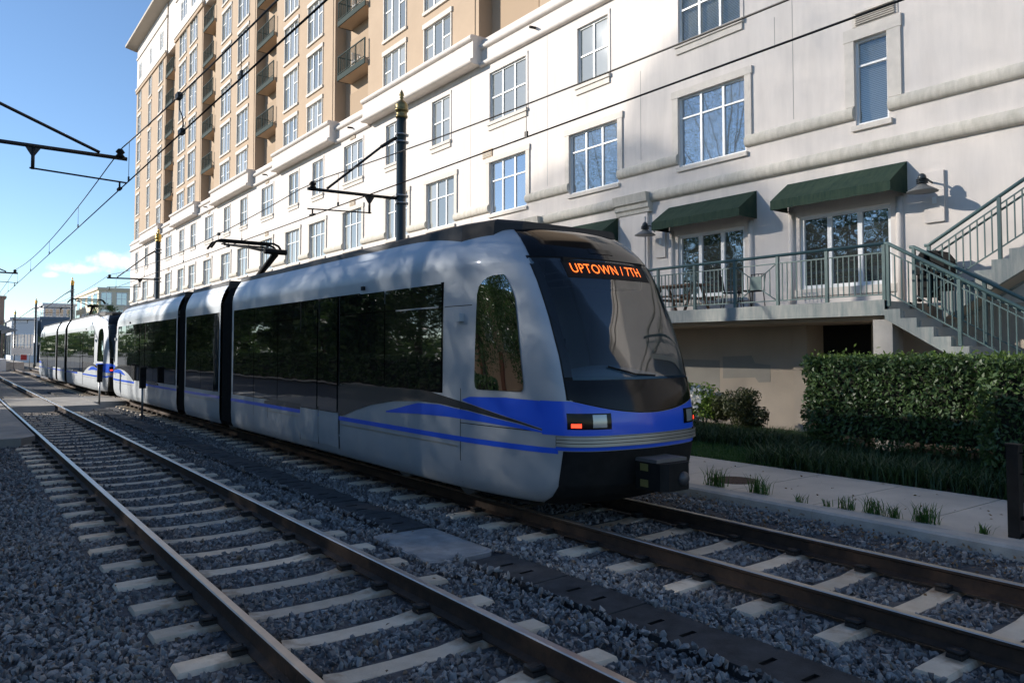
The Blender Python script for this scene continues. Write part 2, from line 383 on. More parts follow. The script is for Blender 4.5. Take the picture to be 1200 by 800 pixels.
# ------------------------------------------------------------------ ground
def sheet(name, x0, x1, y0, y1, z, m, n=(1, 1)):
    mb = MB(); xs = np.linspace(x0, x1, n[0] + 1); ys = np.linspace(y0, y1, n[1] + 1)
    mb.grid([[(x, y, z) for x in xs] for y in ys], m, smooth=False)
    return tag(mb.build(name, m, None, ((x0 + x1) / 2, (y0 + y1) / 2, z)), kind='structure')
sheet('ground', -3000, 3000, -3000, 4000, -0.30, M_EARTH)
BZ = -0.215
def bed_z(x): return BZ + np.interp(x, [7.62, 7.95, 8.2, 8.34], [0, .12, .165, .18])
mb = MB(); mb.grid([[(x, y, float(bed_z(x))) for x in (-9, -3, 0, 3, 6, 7.62, 7.8, 7.95, 8.2, 8.34)] for y in (-12, 0, 20, 60, 200)], M_BALLAST, smooth=False)
tag(mb.build('ballast_bed', M_BALLAST, None, (0, 90, BZ)), kind='structure')
# kerb and sidewalk: slabs with real joints
KX0, KX1, SWX = 8.34, 8.60, 10.86
mb = MB()
for i, y in enumerate(np.arange(-13.0, 100, 6.1)):
    mb.prism([(KX0, -0.28), (KX0, 0.075), (KX0 + .03, 0.10), (KX1 - .004, 0.10), (KX1 - .004, -0.28)], 'y', y + .003, y + 6.1 - .003, M_KERB)
tag(mb.build('kerb', M_KERB), kind='structure')
walk = empty('sidewalk', (9.7, 5, 0.1)); tag(walk, kind='structure')
for y in np.arange(5.46 - 1.23 * 14, 97, 1.23):
    mb = MB(); a, b, g = y + .009, y + 1.23 - .009, 0.012
    mb.prism([(KX1, -0.25), (KX1, 0.096 - g * .6), (KX1 + g, 0.096), (SWX - g, 0.096), (SWX, 0.096 - g * .6), (SWX, -.25)], 'y', a, b, M_WALK)
    mb.build('paving_slab', M_WALK, walk)
sheet('planting_bed', SWX + .002, 16.5, -12, 100, 0.06, M_SOIL)
sheet('lawn', SWX + .004, 13.2, 7.6, 60, 0.075, M_LAWN)
# grass blades on the lawn
n = 42000; P = np.column_stack([RNG.uniform(SWX + .02, 13.15, n), 7.7 + 14 * RNG.uniform(0, 1, n) ** 1.3, np.full(n, .07)])
tag(place('lawn_grass', np_mesh('lawn_grass', *blades(P, 0.075, 0.007, .6), M_BLADE), (0, 0, 0)), 'short mown green grass beside the sidewalk', 'grass', kind='stuff')

# ------------------------------------------------------------------ ballast stones
R1, R2, R3, R4 = 1.86, 3.36, 5.93, 7.43
T1Y0, T2Y0, TSP = 4.89, 2.57, 0.7635
def tie_ys(y0): return [y0 + TSP * k for k in range(-12, 150)]
TIE1 = [y for y in tie_ys(T1Y0) if -3.5 < y < 112]; TIE2 = [y for y in tie_ys(T2Y0) if -3.5 < y < 112]
def ballast_points():
    out = []
    for (y0, y1, dens) in ((0.8, 7, 900), (7, 13, 620), (13, 22, 280), (22, 36, 90)):
        x0, x1 = -3.0, 8.33
        n = int((x1 - x0) * (y1 - y0) * dens)
        P = np.column_stack([RNG.uniform(x0, x1, n), RNG.uniform(y0, y1, n)])
        x, y = P[:, 0], P[:, 1]; keep = np.ones(n, bool)
        keep &= (x > y * 0.045 - 1.9)                       # left of the frame nothing shows
        for (tx, t0) in (((1.29, 3.89), T1Y0), ((5.37, 7.97), T2Y0)):
            ph = np.abs(((y - t0 + TSP / 2) % TSP) - TSP / 2)
            keep &= ~((x > tx[0] - .03) & (x < tx[1] + .03) & (ph < 0.142))
        for r in (R1, R2, R3, R4): keep &= np.abs(x - r) > 0.10
        keep &= ~((x > 4.31) & (x < 4.82)) | ((RNG.uniform(size=n) < .10) & (np.abs(x - 4.565) > .19))
        keep &= ~((x > 4.04 + .03 * np.sin(y * 17)) & (x < 4.80 + .03 * np.sin(y * 13)) & (y > 6.84 + .04 * np.sin(x * 19)) & (y < 8.17 + .04 * np.sin(x * 23)))
        keep &= ~((x < 1.8) & (y > 20.7)); keep &= ~((y > 31.3))
        out.append(P[keep])
    P = np.concatenate(out); n = len(P)
    z = BZ + RNG.uniform(-0.008, 0.018, n) + np.where(np.abs(P[:, 0] - 4.565) < .295, .045, 0)
    # ballast shoulders rise a little between the tracks and near the kerb
    z += np.where((P[:, 0] > 3.95) & (P[:, 0] < 5.3), 0.035, 0) + bed_z(P[:, 0]) - BZ + np.where(P[:, 0] < 1.2, .02, 0)
    return np.column_stack([P, z])
def stone_mesh(i):
    # quarried shard: the convex hull of a few random points in a flattened box
    r = random.Random(i * 31 + 5); bm = bmesh.new(); sx, sz = r.uniform(1.05, 1.5), r.uniform(.5, .85)
    for k in range(r.choice((8, 9, 10, 11))):
        d = Vector((r.gauss(0, 1), r.gauss(0, 1), r.gauss(0, 1))).normalized() * r.uniform(.85, 1.15)
        bm.verts.new((d.x * sx, d.y, d.z * sz))
    h = bmesh.ops.convex_hull(bm, input=bm.verts); bmesh.ops.delete(bm, geom=[v for v in bm.verts if not v.link_faces], context='VERTS')
    me = bpy.data.meshes.new('stone'); bm.to_mesh(me); bm.free(); me.materials.append(M_STONE); return me
def stone_material():
    m = bpy.data.materials.new('ballast_stone'); N, L, P = nodes(m)
    oi = N.new('ShaderNodeObjectInfo'); cr = N.new('ShaderNodeValToRGB'); e = cr.color_ramp.elements
    e[0].position = 0; e[0].color = (0.085, 0.086, 0.09, 1); e[1].position = 1; e[1].color = (0.42, 0.41, 0.39, 1)
    for p, c in ((.35, (0.175, 0.177, 0.18, 1)), (.75, (0.28, 0.28, 0.275, 1)), (.90, (0.29, 0.28, 0.27, 1)), (.94, (.17, .12, .075, 1)), (.965, (0.2, 0.19, 0.18, 1))):
        q = e.new(p); q.color = c
    L.new(oi.outputs['Random'], cr.inputs[0])
    no = N.new('ShaderNodeTexNoise'); no.inputs['Scale'].default_value = 60; ge = N.new('ShaderNodeNewGeometry'); L.new(ge.outputs['Position'], no.inputs['Vector'])
    mr = N.new('ShaderNodeMapRange'); mr.inputs['To Min'].default_value = .7; mr.inputs['To Max'].default_value = 1.3; L.new(no.outputs['Fac'], mr.inputs['Value'])
    vm = N.new('ShaderNodeVectorMath'); vm.operation = 'SCALE'; L.new(cr.outputs[0], vm.inputs[0]); L.new(mr.outputs[0], vm.inputs['Scale'])
    # rust and brake dust beside the rails
    sp = N.new('ShaderNodeSeparateXYZ'); L.new(ge.outputs['Position'], sp.inputs[0]); near = None
    def mt(op, a, b):
        n_ = N.new('ShaderNodeMath'); n_.operation = op
        for i_, q_ in enumerate((a, b)):
            if isinstance(q_, (int, float)): n_.inputs[i_].default_value = q_
            else: L.new(q_, n_.inputs[i_])
        return n_.outputs[0]
    for rx in (R1, R2, R3, R4):
        d_ = mt('ABSOLUTE', mt('SUBTRACT', sp.outputs['X'], rx), 0); near = d_ if near is None else mt('MINIMUM', near, d_)
    n2 = N.new('ShaderNodeTexNoise'); n2.inputs['Scale'].default_value = 2.2; n2.inputs['Detail'].default_value = 4; L.new(ge.outputs['Position'], n2.inputs['Vector'])
    mr3 = N.new('ShaderNodeMapRange'); mr3.inputs['From Min'].default_value = .05; mr3.inputs['From Max'].default_value = .50; mr3.inputs['To Min'].default_value = 1.0; mr3.inputs['To Max'].default_value = 0.0
    L.new(near, mr3.inputs['Value']); mxr = N.new('ShaderNodeMix'); mxr.data_type = 'RGBA'
    L.new(mt('MULTIPLY', mt('MULTIPLY', mr3.outputs[0], n2.outputs['Fac']), 1.1), mxr.inputs['Factor']); L.new(vm.outputs[0], mxr.inputs[6]); mxr.inputs[7].default_value = (.11, .068, .042, 1)
    L.new(mxr.outputs[2], P.inputs['Base Color']); P.inputs['Roughness'].default_value = .8
    return m
M_STONE = stone_material()
def ballast():
    # chunks baked into one mesh object with geometry-node instances of six stones
    pts = ballast_points()
    me = bpy.data.meshes.new('ballast_stones'); me.vertices.add(len(pts)); me.vertices.foreach_set('co', pts.astype(np.float32).ravel()); me.update()
    o = place('ballast_stones', me, (0, 0, 0)); tag(o, 'grey blue crushed stone ballast round the two tracks', 'gravel', kind='stuff')
    ng = bpy.data.node_groups.new('scatter_stones', 'GeometryNodeTree')
    ng.interface.new_socket('Geometry', in_out='INPUT', socket_type='NodeSocketGeometry'); ng.interface.new_socket('Geometry', in_out='OUTPUT', socket_type='NodeSocketGeometry')
    N, L = ng.nodes, ng.links; gi = N.new('NodeGroupInput'); go = N.new('NodeGroupOutput')
    coll = bpy.data.collections.new('stone_shapes')
    for i in range(14):
        so_ = bpy.data.objects.new('stone', stone_mesh(i)); coll.objects.link(so_)
    ci = N.new('GeometryNodeCollectionInfo'); ci.inputs['Collection'].default_value = coll; ci.inputs['Separate Children'].default_value = True; ci.inputs['Reset Children'].default_value = True
    ip = N.new('GeometryNodeInstanceOnPoints'); ip.inputs['Pick Instance'].default_value = True
    L.new(gi.outputs[0], ip.inputs['Points']); L.new(ci.outputs[0], ip.inputs['Instance'])
    rr = N.new('FunctionNodeRandomValue'); rr.data_type = 'FLOAT_VECTOR'; rr.inputs['Max'].default_value = (6.283, 6.283, 6.283)
    # random tumble, random size
    e2r = N.new('FunctionNodeEulerToRotation'); L.new(rr.outputs['Value'], e2r.inputs[0]); L.new(e2r.outputs[0], ip.inputs['Rotation'])
    rs = N.new('FunctionNodeRandomValue'); rs.data_type = 'FLOAT'
    for s_ in rs.inputs:
        if s_.name == 'Min' and s_.type == 'VALUE': s_.default_value = 0.0
        if s_.name == 'Max' and s_.type == 'VALUE': s_.default_value = 1.0
        if s_.name == 'Seed': s_.default_value = 11
    fo = [s_ for s_ in rs.outputs if s_.type == 'VALUE'][0]
    pw = N.new('ShaderNodeMath'); pw.operation = 'POWER'; pw.inputs[1].default_value = 1.8; L.new(fo, pw.inputs[0])
    ma = N.new('ShaderNodeMath'); ma.operation = 'MULTIPLY_ADD'; ma.inputs[1].default_value = .028; ma.inputs[2].default_value = .013; L.new(pw.outputs[0], ma.inputs[0])
    L.new(ma.outputs[0], ip.inputs['Scale']); L.new(ip.outputs[0], go.inputs[0])
    md = o.modifiers.new('scatter', 'NODES'); md.node_group = ng
ballast()

# ------------------------------------------------------------------ tracks
def rail_profile(x):
    return [(x - .07, -.172), (x - .07, -.160), (x - .012, -.140), (x - .010, -.045), (x - .036, -.030), (x - .036, -.008), (x - .028, 0.0),
            (x + .028, 0.0), (x + .036, -.008), (x + .036, -.030), (x + .010, -.045), (x + .012, -.140), (x + .07, -.160), (x + .07, -.172)]
def rail(x, parent):
    mb = MB(); pr = rail_profile(x); n = len(pr)
    mb.prism(pr, 'y', -12, 190, M_RUST); t = mb.mi(M_RAILTOP)
    for i in (6,): mb.m[i] = t
    mb.m[5] = t
    return mb.build('rail', None, parent, (x, 0, -.172))
def sleeper_mesh():
    mb = MB(); secs = []
    for (x, zt) in ((-1.30, -.205), (-1.285, -.182), (-.98, -.176), (-.62, -.176), (-.38, -.206), (0, -.212), (.38, -.206), (.62, -.176), (.98, -.176), (1.285, -.182), (1.30, -.205)):
        wt, wb = .098, .118
        secs.append([(x, -wb, -.34), (x, -wb, zt - .035), (x, -wt, zt), (x, wt, zt), (x, wb, zt - .035), (x, wb, -.34)])
    mb.grid(secs, M_TIE, smooth=False, flip=True)
    mb.poly(secs[0][::-1]); mb.poly(secs[-1])
    return mb.mesh('sleeper', M_TIE)
def clip_mesh():
    mb = MB()
    mb.box(-.055, .055, -.055, .055, -.175, -.145); mb.tube([(-.05, -.04, -.14), (.045, -.045, -.125), (.05, .04, -.125), (-.05, .045, -.135), (-.05, 0, -.13)], .016, 6)
    mb.box(-.03, .05, -.03, .03, -.15, -.115)
    return mb.mesh('rail_clip', M_CLIP)
SLEEPER, CLIP = sleeper_mesh(), clip_mesh()
def track(ra, rb, ties, label):
    xc = (ra + rb) / 2
    t = empty('railway_track', (xc, 5, BZ), label, 'railway track', 'railway tracks in the ballast')
    rail(ra, t); rail(rb, t); far = MB()
    for y in ties:
        s = place('sleeper', SLEEPER, (xc, y, 0), t); s.rotation_euler = (0, 0, random.uniform(-.006, .006))
        for rx in (ra, rb):
            for sg in (-1, 1):
                cx = rx + sg * .125
                if y < 21.5:
                    c = place('rail_clip', CLIP, (cx, y, 0), s)
                    if sg < 0: c.rotation_euler = (0, 0, pi)
                else: far.box(cx - .05, cx + .05, y - .05, y + .05, -.176, -.12)
    f = far.build('rail_clips', M_CLIP, t); f['kind'] = 'stuff'
track(R1, R2, TIE1, 'empty near railway track with pale concrete sleepers left of the train')
track(R3, R4, TIE2, 'railway track the train stands on beside the kerb and sidewalk')

# cable trough between the tracks
tr = empty('cable_trough', (4.57, 6, BZ), 'dark cable trough with slotted lids running between the two tracks', 'cable trough')
def lid_mesh():
    mb = MB(); L_ = .985; W_ = .24
    # top built round two real slots
    ys = [0, .30, .345, .62, .665, L_]; xs = [-.235, -.10, .06, .235]
    for i in range(5):
        for k in range(3):
            slot = (i in (1, 3)) and k == 1
            z = -.02 if slot else 0
            mb.poly([(xs[k], ys[i], z), (xs[k + 1], ys[i], z), (xs[k + 1], ys[i + 1], z), (xs[k], ys[i + 1], z)], M_BLACK if slot else M_RUBBER)
            if slot:
                for (p, q) in (((xs[1], ys[i]), (xs[2], ys[i])), ((xs[2], ys[i]), (xs[2], ys[i + 1])), ((xs[2], ys[i + 1]), (xs[1], ys[i + 1])), ((xs[1], ys[i + 1]), (xs[1], ys[i]))):
                    mb.poly([(p[0], p[1], -.02), (q[0], q[1], -.02), (q[0], q[1], 0), (p[0], p[1], 0)], M_BLACK)
    for (a, b) in (((-.235, 0), (.235, 0)), ((.235, 0), (.235, L_)), ((.235, L_), (-.235, L_)), ((-.235, L_), (-.235, 0))):
        mb.poly([(a[0], a[1], -.09), (b[0], b[1], -.09), (b[0], b[1], 0), (a[0], a[1], 0)], M_RUBBER)
    return mb.mesh('trough_lid')
LID = lid_mesh(); y = -2.4
while y < 46:
    if not (5.75 < y < 8.1) and not (30.6 < y < 38.2):
        o = place('trough_lid', LID, (4.565 + random.uniform(-.012, .012), y, -.135 + random.uniform(-.008, .008)), tr)
        o.rotation_euler = (random.uniform(-.012, .012), random.uniform(-.02, .02), random.uniform(-.008, .008))
    y += 1.0 if y > 8 or y < 5.7 else .2
mb = MB(); pts = []
for (cx, cy, a0) in ((4.70, 8.08, 0), (4.16, 8.12, 90), (4.12, 6.92, 180), (4.70, 6.95, 270)):
    for k in range(5): a = radians(a0 + 22.5 * k); pts.append((cx + .13 * cos(a), cy + .13 * sin(a)))
mb.prism(pts, 'z', -.25, -.166, mat('pull_box_cover', (0.27, 0.27, 0.265), 0.9, var=.28, vscale=4, bump=.3, bscale=80))
mb.prism([(p[0] * .93 + 4.42 * .07, p[1] * .93 + 7.51 * .07) for p in pts], 'z', -.166, -.162, MATS['pull_box_cover'])
tag(mb.build('pull_box_cover'), 'pale concrete cable pit cover set in ballast between the tracks', 'pit cover')

# pedestrian crossing panels
cr = empty('track_crossing', (3.5, 35, -.05), 'pale concrete panel crossing laid across both tracks by the second train', 'crossing')
M_PANEL = mat('crossing_concrete', (0.27, 0.255, 0.23), 0.9, var=.15, vscale=1.5, bump=.2)
def panel(x0, x1, y0, y1, z=0.0):
    mb = MB(); c = .12
    mb.prism([(y0, -.24), (y0 + .28, z), (y1 - .2, z), (y1, -.24)], 'x', x0, x1, M_PANEL); mb.build('crossing_panel', M_PANEL, cr)
for (x0, x1, y0, y1) in ((1.96, 3.26, 32.0, 38.0), (3.46, 4.62, 31.4, 38.0), (4.66, 5.82, 33.2, 38.0), (6.03, 7.33, 32, 38), (-1.2, 1.76, 32.5, 38)): panel(x0, x1, y0, y1, -.005)
mb = MB(); mb.prism([(1.76, 21.2), (1.45, 20.75), (-2.5, 20.75), (-2.5, 32.4), (1.76, 32.4)], 'z', -.25, -.01, M_PANEL)
tag(mb.build('walkway_slab', M_PANEL), 'pale concrete walkway slab beside the near rail at the left edge', 'concrete slab')

# two thin marker posts
for (x, yy, lab) in ((4.75, 32.7, 'thin steel post with dark signal head by the nose of the second train'), (5.08, 26.6, 'thin steel post with dark signal head beside the middle of the first train')):
    t = empty('signal_post', (x, yy, BZ), lab, 'signal', 'signal posts between the tracks')
    MB().tube([(x, yy, BZ), (x, yy, .95)], .035, 8).build('post', M_STEEL, t)
    m_ = MB(); m_.prism([(x - .09, yy - .07), (x + .09, yy - .07), (x + .09, yy + .07), (x - .09, yy + .07)], 'z', .78, 1.46); m_.build('signal_head', M_BLACK, t)
    m_ = MB(); m_.box(x - .11, x + .11, yy - .15, yy - .07, 1.40, 1.43); m_.lathe([(.05, .0), (.05, .03)], 0, 0, 10); 
    m_.v = [(a + (x if i >= 8 else 0), b + (yy - .1 if i >= 8 else 0), c + (1.2 if i >= 8 else 0)) for i, (a, b, c) in enumerate(m_.v)]
    m_.build('visor', M_BLACK, t)

# ------------------------------------------------------------------ the apartment building (facade plane X = 16.5, seen from -X)
FX = 16.5
bld = empty('apartment_building', (28, 44, 0), 'long apartment building with white stucco lower floors and a tan tower above', 'building')

def wall_with_holes(name, x, y0, y1, z0, z1, holes, depth, m, parent, edge_m=None):
    """a wall sheet facing -X with real rectangular openings and reveals"""
    mb = MB(); ys = sorted({y0, y1} | {h[0] for h in holes} | {h[1] for h in holes}); zs = sorted({z0, z1} | {h[2] for h in holes} | {h[3] for h in holes})
    for i in range(len(ys) - 1):
        run = None
        for k in range(len(zs) - 1):
            cy, cz = (ys[i] + ys[i + 1]) / 2, (zs[k] + zs[k + 1]) / 2
            inside = any(h[0] < cy < h[1] and h[2] < cz < h[3] for h in holes)
            if not inside and run is None: run = zs[k]
            if run is not None and (inside or k == len(zs) - 2):
                top = zs[k] if inside else zs[k + 1]
                mb.poly([(x, ys[i + 1], run), (x, ys[i], run), (x, ys[i], top), (x, ys[i + 1], top)], m); run = None
    for (a, b, c, d) in holes:
        X2 = x + depth; e = edge_m or m
        mb.poly([(x, a, c), (X2, a, c), (X2, a, d), (x, a, d)], e); mb.poly([(x, b, c), (x, b, d), (X2, b, d), (X2, b, c)], e)
        mb.poly([(x, a, d), (X2, a, d), (X2, b, d), (x, b, d)], e); mb.poly([(x, a, c), (x, b, c), (X2, b, c), (X2, a, c)], e)
    return mb.build(name, m, parent, (x, (y0 + y1) / 2, z0))

WCACHE = {}
def window(parent, yc, z0, w, h, cols, split, x, gm, fr=.055, name='window', lower_split=None):
    """frame with mullions, one pane per light row; origin at the middle of the foot, opening facing -X"""
    key = (round(w, 2), round(h, 2), cols, split, gm.name, lower_split)
    if key not in WCACHE:
        f = MB(); hw = w / 2
        f.box(-.02, .05, -hw, -hw + fr, 0, h); f.box(-.02, .05, hw - fr, hw, 0, h); f.box(-.021, .049, -hw + fr, hw - fr, 0, fr); f.box(-.021, .049, -hw + fr, hw - fr, h - fr, h)
        edges = np.linspace(-hw, hw, cols + 1)
        for e in edges[1:-1]: f.box(-.018, .048, e - fr * .62, e + fr * .62, fr, h - fr)
        cells = [(edges[i] + (fr if i == 0 else fr * .62), edges[i + 1] - (fr if i == cols - 1 else fr * .62)) for i in range(cols)]
        panes = []
        for i, (a, b) in enumerate(cells):
            sp = split if split else None
            if lower_split is not None and i == 1: sp = None
            if sp:
                zz = h * sp; f.box(-.012, .045, a, b, zz - .022, zz + .022)
                for (p, q) in ((fr, zz - .022), (zz + .022, h - fr)):
                    g = MB(); g.poly([(.022, b, p), (.022, a, p), (.022, a, q), (.022, b, q)]); panes.append(g.mesh('pane', gm))
            else:
                g = MB(); g.poly([(.022, b, fr), (.022, a, fr), (.022, a, h - fr), (.022, b, h - fr)]); panes.append(g.mesh('pane', gm))
        WCACHE[key] = (f.mesh(name, M_FRAME), panes)
    fm, panes = WCACHE[key]
    o = place(name, fm, (x, yc, z0), parent)
    for p in panes: place('pane', p, (x, yc, z0), o)
    return o

def blind(wd, yc, z0, w, h, x, drop=1.0):
    b = MB(); n = int(h * drop / .042)
    for k in range(n):
        z = z0 + h - .03 - k * .042; b.poly([(x + .10, yc - w / 2, z), (x + .10, yc + w / 2, z), (x + .086, yc + w / 2, z - .0405), (x + .086, yc - w / 2, z - .0405)], M_BLIND)
    b.build('blind', M_BLIND, wd)
    q = MB(); q.poly([(x + .4, yc - w / 2 - .3, z0 - .2), (x + .4, yc - w / 2 - .3, z0 + h + .2), (x + .4, yc + w / 2 + .3, z0 + h + .2), (x + .4, yc + w / 2 + .3, z0 - .2)], M_DARK); q.build('room', M_DARK, wd)
# --- window schedule of the white floors
ROWC = [(13.36, 2.1), (17.99, 1.44), (22.62, 2.28), (27.35, 1.44), (31.6, 1.44), (35.93, 2.22), (40.55, 1.5), (44.22, 1.5), (48.86, 2.2), (53.73, 1.5), (57.66, 1.5), (62.46, 2.2), (67.25, 1.6), (71.1, 1.6), (75.99, 2.3), (80.7, 1.6), (85.7, 1.5), (90.7, 1.4)]
ROWB = [(13.31, 2.24), (17.99, 2.28), (22.62, 2.28), (27.37, 2.24), (31.21, 2.12), (35.98, 2.24), (40.55, 2.24), (44.3, 2.24), (48.9, 2.2), (53.8, 2.2), (57.78, 2.2), (62.7, 2.2), (67.4, 2.0), (71.15, 2.1), (75.9, 2.2), (80.7, 2.2), (86.1, 2.3), (90.9, 2.3)]
holes = [(y - w / 2, y + w / 2, 10.62, 12.52) for y, w in ROWC] + [(y - w / 2, y + w / 2, 7.1, 9.08) for y, w in ROWB]
holes += [(8.46, 9.22, 7.05, 9.0)]
DOORS = [(9.58, 2.22), (13.39, 2.24), (18.35, 2.24)]
holes += [(y - w / 2, y + w / 2, 3.44, 5.19) for y, w in DOORS]
holes += [(8.9, 10.48, 0.02, 2.58)]
for y in np.arange(24, 92, 4.5): holes.append((y - 1.1, y + 1.1, 3.4, 5.3))
wall_with_holes('wall', FX, -9, 94.1, 2.9, 14.0, [h for h in holes if h[2] > 2.9], .13, M_STUCCO, bld)
wall_with_holes('lower_wall', FX, -9, 94.1, -.2, 2.9, [h for h in holes if h[2] < 2.9], .6, M_GROUNDWALL, bld)
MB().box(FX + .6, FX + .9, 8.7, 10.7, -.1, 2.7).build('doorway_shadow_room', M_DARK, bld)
e = MB(); e.poly([(FX, 94.1, -.2), (40, 94.1, -.2), (40, 94.1, 14), (FX, 94.1, 14)]); e.poly([(FX, -9, -.2), (FX, -9, 14), (40, -9, 14), (40, -9, -.2)]); e.poly([(40, 94.1, -.2), (40, -9, -.2), (40, -9, 14), (40, 94.1, 14)])
e.build('end_wall', M_STUCCO, bld)
MB().box(FX + .02, 39.9, -8.9, 94.0, 13.75, 13.85).build('terrace_roof', M_CONC, bld)
random.seed(3)
for i, (y, w) in enumerate(ROWC):
    wd = window(bld, y, 10.62, w, 1.9, 3 if w > 1.7 else 2, .5, FX + .07, M_CLEARPANE if y < 15 else M_GLASS_C)
    if y < 15: blind(wd, y, 10.64, w, 1.86, FX + .09, (1.0, .98, .55, .8)[i])
    s = MB(); s.box(FX - .09, FX + .0, y - w / 2 - .10, y + w / 2 + .10, 10.50, 10.615); s.box(FX - .05, FX - .002, y - w / 2 - .07, y + w / 2 + .07, 10.32, 10.50); s.build('sill', M_TRIM, wd)
    t = MB(); ww = .10
    for a, b in ((y - w / 2 - ww, y - w / 2), (y + w / 2, y + w / 2 + ww)): t.box(FX - .025, FX + .004, a, b, 10.615, 12.52)
    t.box(FX - .03, FX + .003, y - w / 2 - ww, y + w / 2 + ww, 12.52, 12.66); t.build('surround', M_STUCCO, wd)
for i, (y, w) in enumerate(ROWB):
    wd = window(bld, y, 7.1, w, 1.98, 3, .70 if y < 20 else .64, FX + .07, M_GLASS_B if y < 25 else M_GLASS_C)
    s = MB(); s.box(FX - .07, FX, y - w / 2 - .06, y + w / 2 + .06, 6.98, 7.095); s.build('sill', M_TRIM, wd)
    t = MB(); ww = .20
    for a, b in ((y - w / 2 - ww, y - w / 2), (y + w / 2, y + w / 2 + ww)):
        t.box(FX - .05, FX + .004, a, b, 7.48, 9.08)
    t.box(FX - .06, FX + .003, y - w / 2 - ww - .03, y + w / 2 + ww + .03, 9.08, 9.28); t.build('surround', M_TRIM, wd)
wd = window(bld, 8.84, 7.05, .76, 1.95, 1, .70, FX + .07, M_CLEARPANE); blind(wd, 8.84, 7.07, .74, 1.9, FX + .09)
t = MB(); t.box(FX - .05, FX + .003, 8.16, 8.46, 7.5, 9.0); t.box(FX - .05, FX + .003, 9.22, 9.44, 7.5, 9.0); t.box(FX - .06, FX + .003, 8.14, 9.46, 9.0, 9.28); t.box(FX - .07, FX, 8.38, 9.3, 6.93, 7.045); t.build('surround', M_TRIM, wd)
v = MB(); v.box(FX - .02, FX + .003, 8.22, 9.26, 9.31, 9.66, M_TRIM)
vt = v.build('vent_grille', M_TRIM, bld)
for k in range(6):
    s = MB(); z = 9.34 + k * .05; s.prism([(FX - .065, z), (FX - .02, z + .03), (FX - .02, z + .042), (FX - .065, z + .012)], 'y', 8.28, 9.2); s.build('louvre', M_TRIM, vt)
# small ventilation panels above the wide windows and hood vents
for (y, z) in [(35.98, 12.86), (48.9, 12.86), (62.5, 12.86), (76, 12.86), (35.98, 9.45), (48.9, 9.45), (62.7, 9.45), (75.9, 9.45), (23.9, 9.45)]:
    g = MB(); g.box(FX - .03, FX + .002, y - .32, y + .32, z - .14, z + .16); p_ = g.build('vent_panel', M_TAN, bld)
    for k in range(4): MB().box(FX - .045, FX - .03, y - .28, y + .28, z - .10 + k * .06, z - .07 + k * .06).build('louvre', M_BAND, p_)
# control joints in the stucco
mj = mat('joint_line', (0.36, 0.34, 0.32), .9)
for (y, z0, z1) in ((11.3, 9.5, 10.3), (15.9, 7.6, 10.3), (20.3, 7.6, 12.9), (25, 6.6, 7.2), (10.8, 7.6, 12.8), (25.1, 7.6, 12.8)):
    MB().box(FX - .003, FX + .001, y - .008, y + .008, z0, z1).build('control_joint', mj, bld)

# --- string courses: half-round mouldings, interrupted by windows
def course(z0, z1, ya, yb, proj=.12, m=M_BAND):
    zc, r = (z0 + z1) / 2, (z1 - z0) / 2
    pts = [(FX + .002, z0)] + [(FX - proj * sin(pi * k / 10) ** .7 if 0 < k < 10 else FX - .01, zc - r * cos(pi * k / 10)) for k in range(11)] + [(FX + .002, z1)]
    mb = MB(); mb.prism(pts, 'y', ya, yb, m); return mb.build('string_course', m, bld)
cuts = sorted([(y - w / 2 - .02, y + w / 2 + .02) for y, w in ROWB] + [(8.44, 9.24)])
ya = -9
for a, b in cuts:
    if a > ya + .1: course(7.2, 7.5, ya, a)
    ya = b
course(7.2, 7.5, ya, 94.1)
course(6.30, 6.62, -9, 94.1, .15)

# --- parapet cornice with projecting bays over the bays of the tower
def cornice(y0, y1, x, zlo=12.95, z=14.05):
    pr_ = [(FX + .3, zlo)] + [(x + .02 - .10 * sin(pi * k / 8), zlo + .10 - .10 * cos(pi * k / 8)) for k in range(9)]
    pr_ += [(x + .05, zlo + .21), (x + .05, z - .23)] + [(x + .02 - .10 * sin(pi * k / 8), z - .11 - .11 * cos(pi * k / 8)) for k in range(9)] + [(FX + .3, z + .01)]
    mb = MB(); mb.prism(pr_, 'y', y0, y1, M_STUCCO); return mb.build('cornice', M_STUCCO, bld)
BAYS = [(24.3, 34.0), (38.0, 46.8), (51.6, 60.6), (65.4, 73.6), (78.8, 87)]
ya = -9
for a, b in BAYS:
    cornice(ya, a, 16.42, 12.9, 13.8); cornice(a, b, 16.02, 13.0, 14.12); ya = b
cornice(ya, 94.2, 16.42, 12.9, 13.8)
for y in (20.9, 36, 49, 63.0): 
    d = MB(); d.tube([(16.45, y, 13.3), (16.2, y, 13.28)], .05, 8); d.build('overflow_spout', M_DARK, bld)

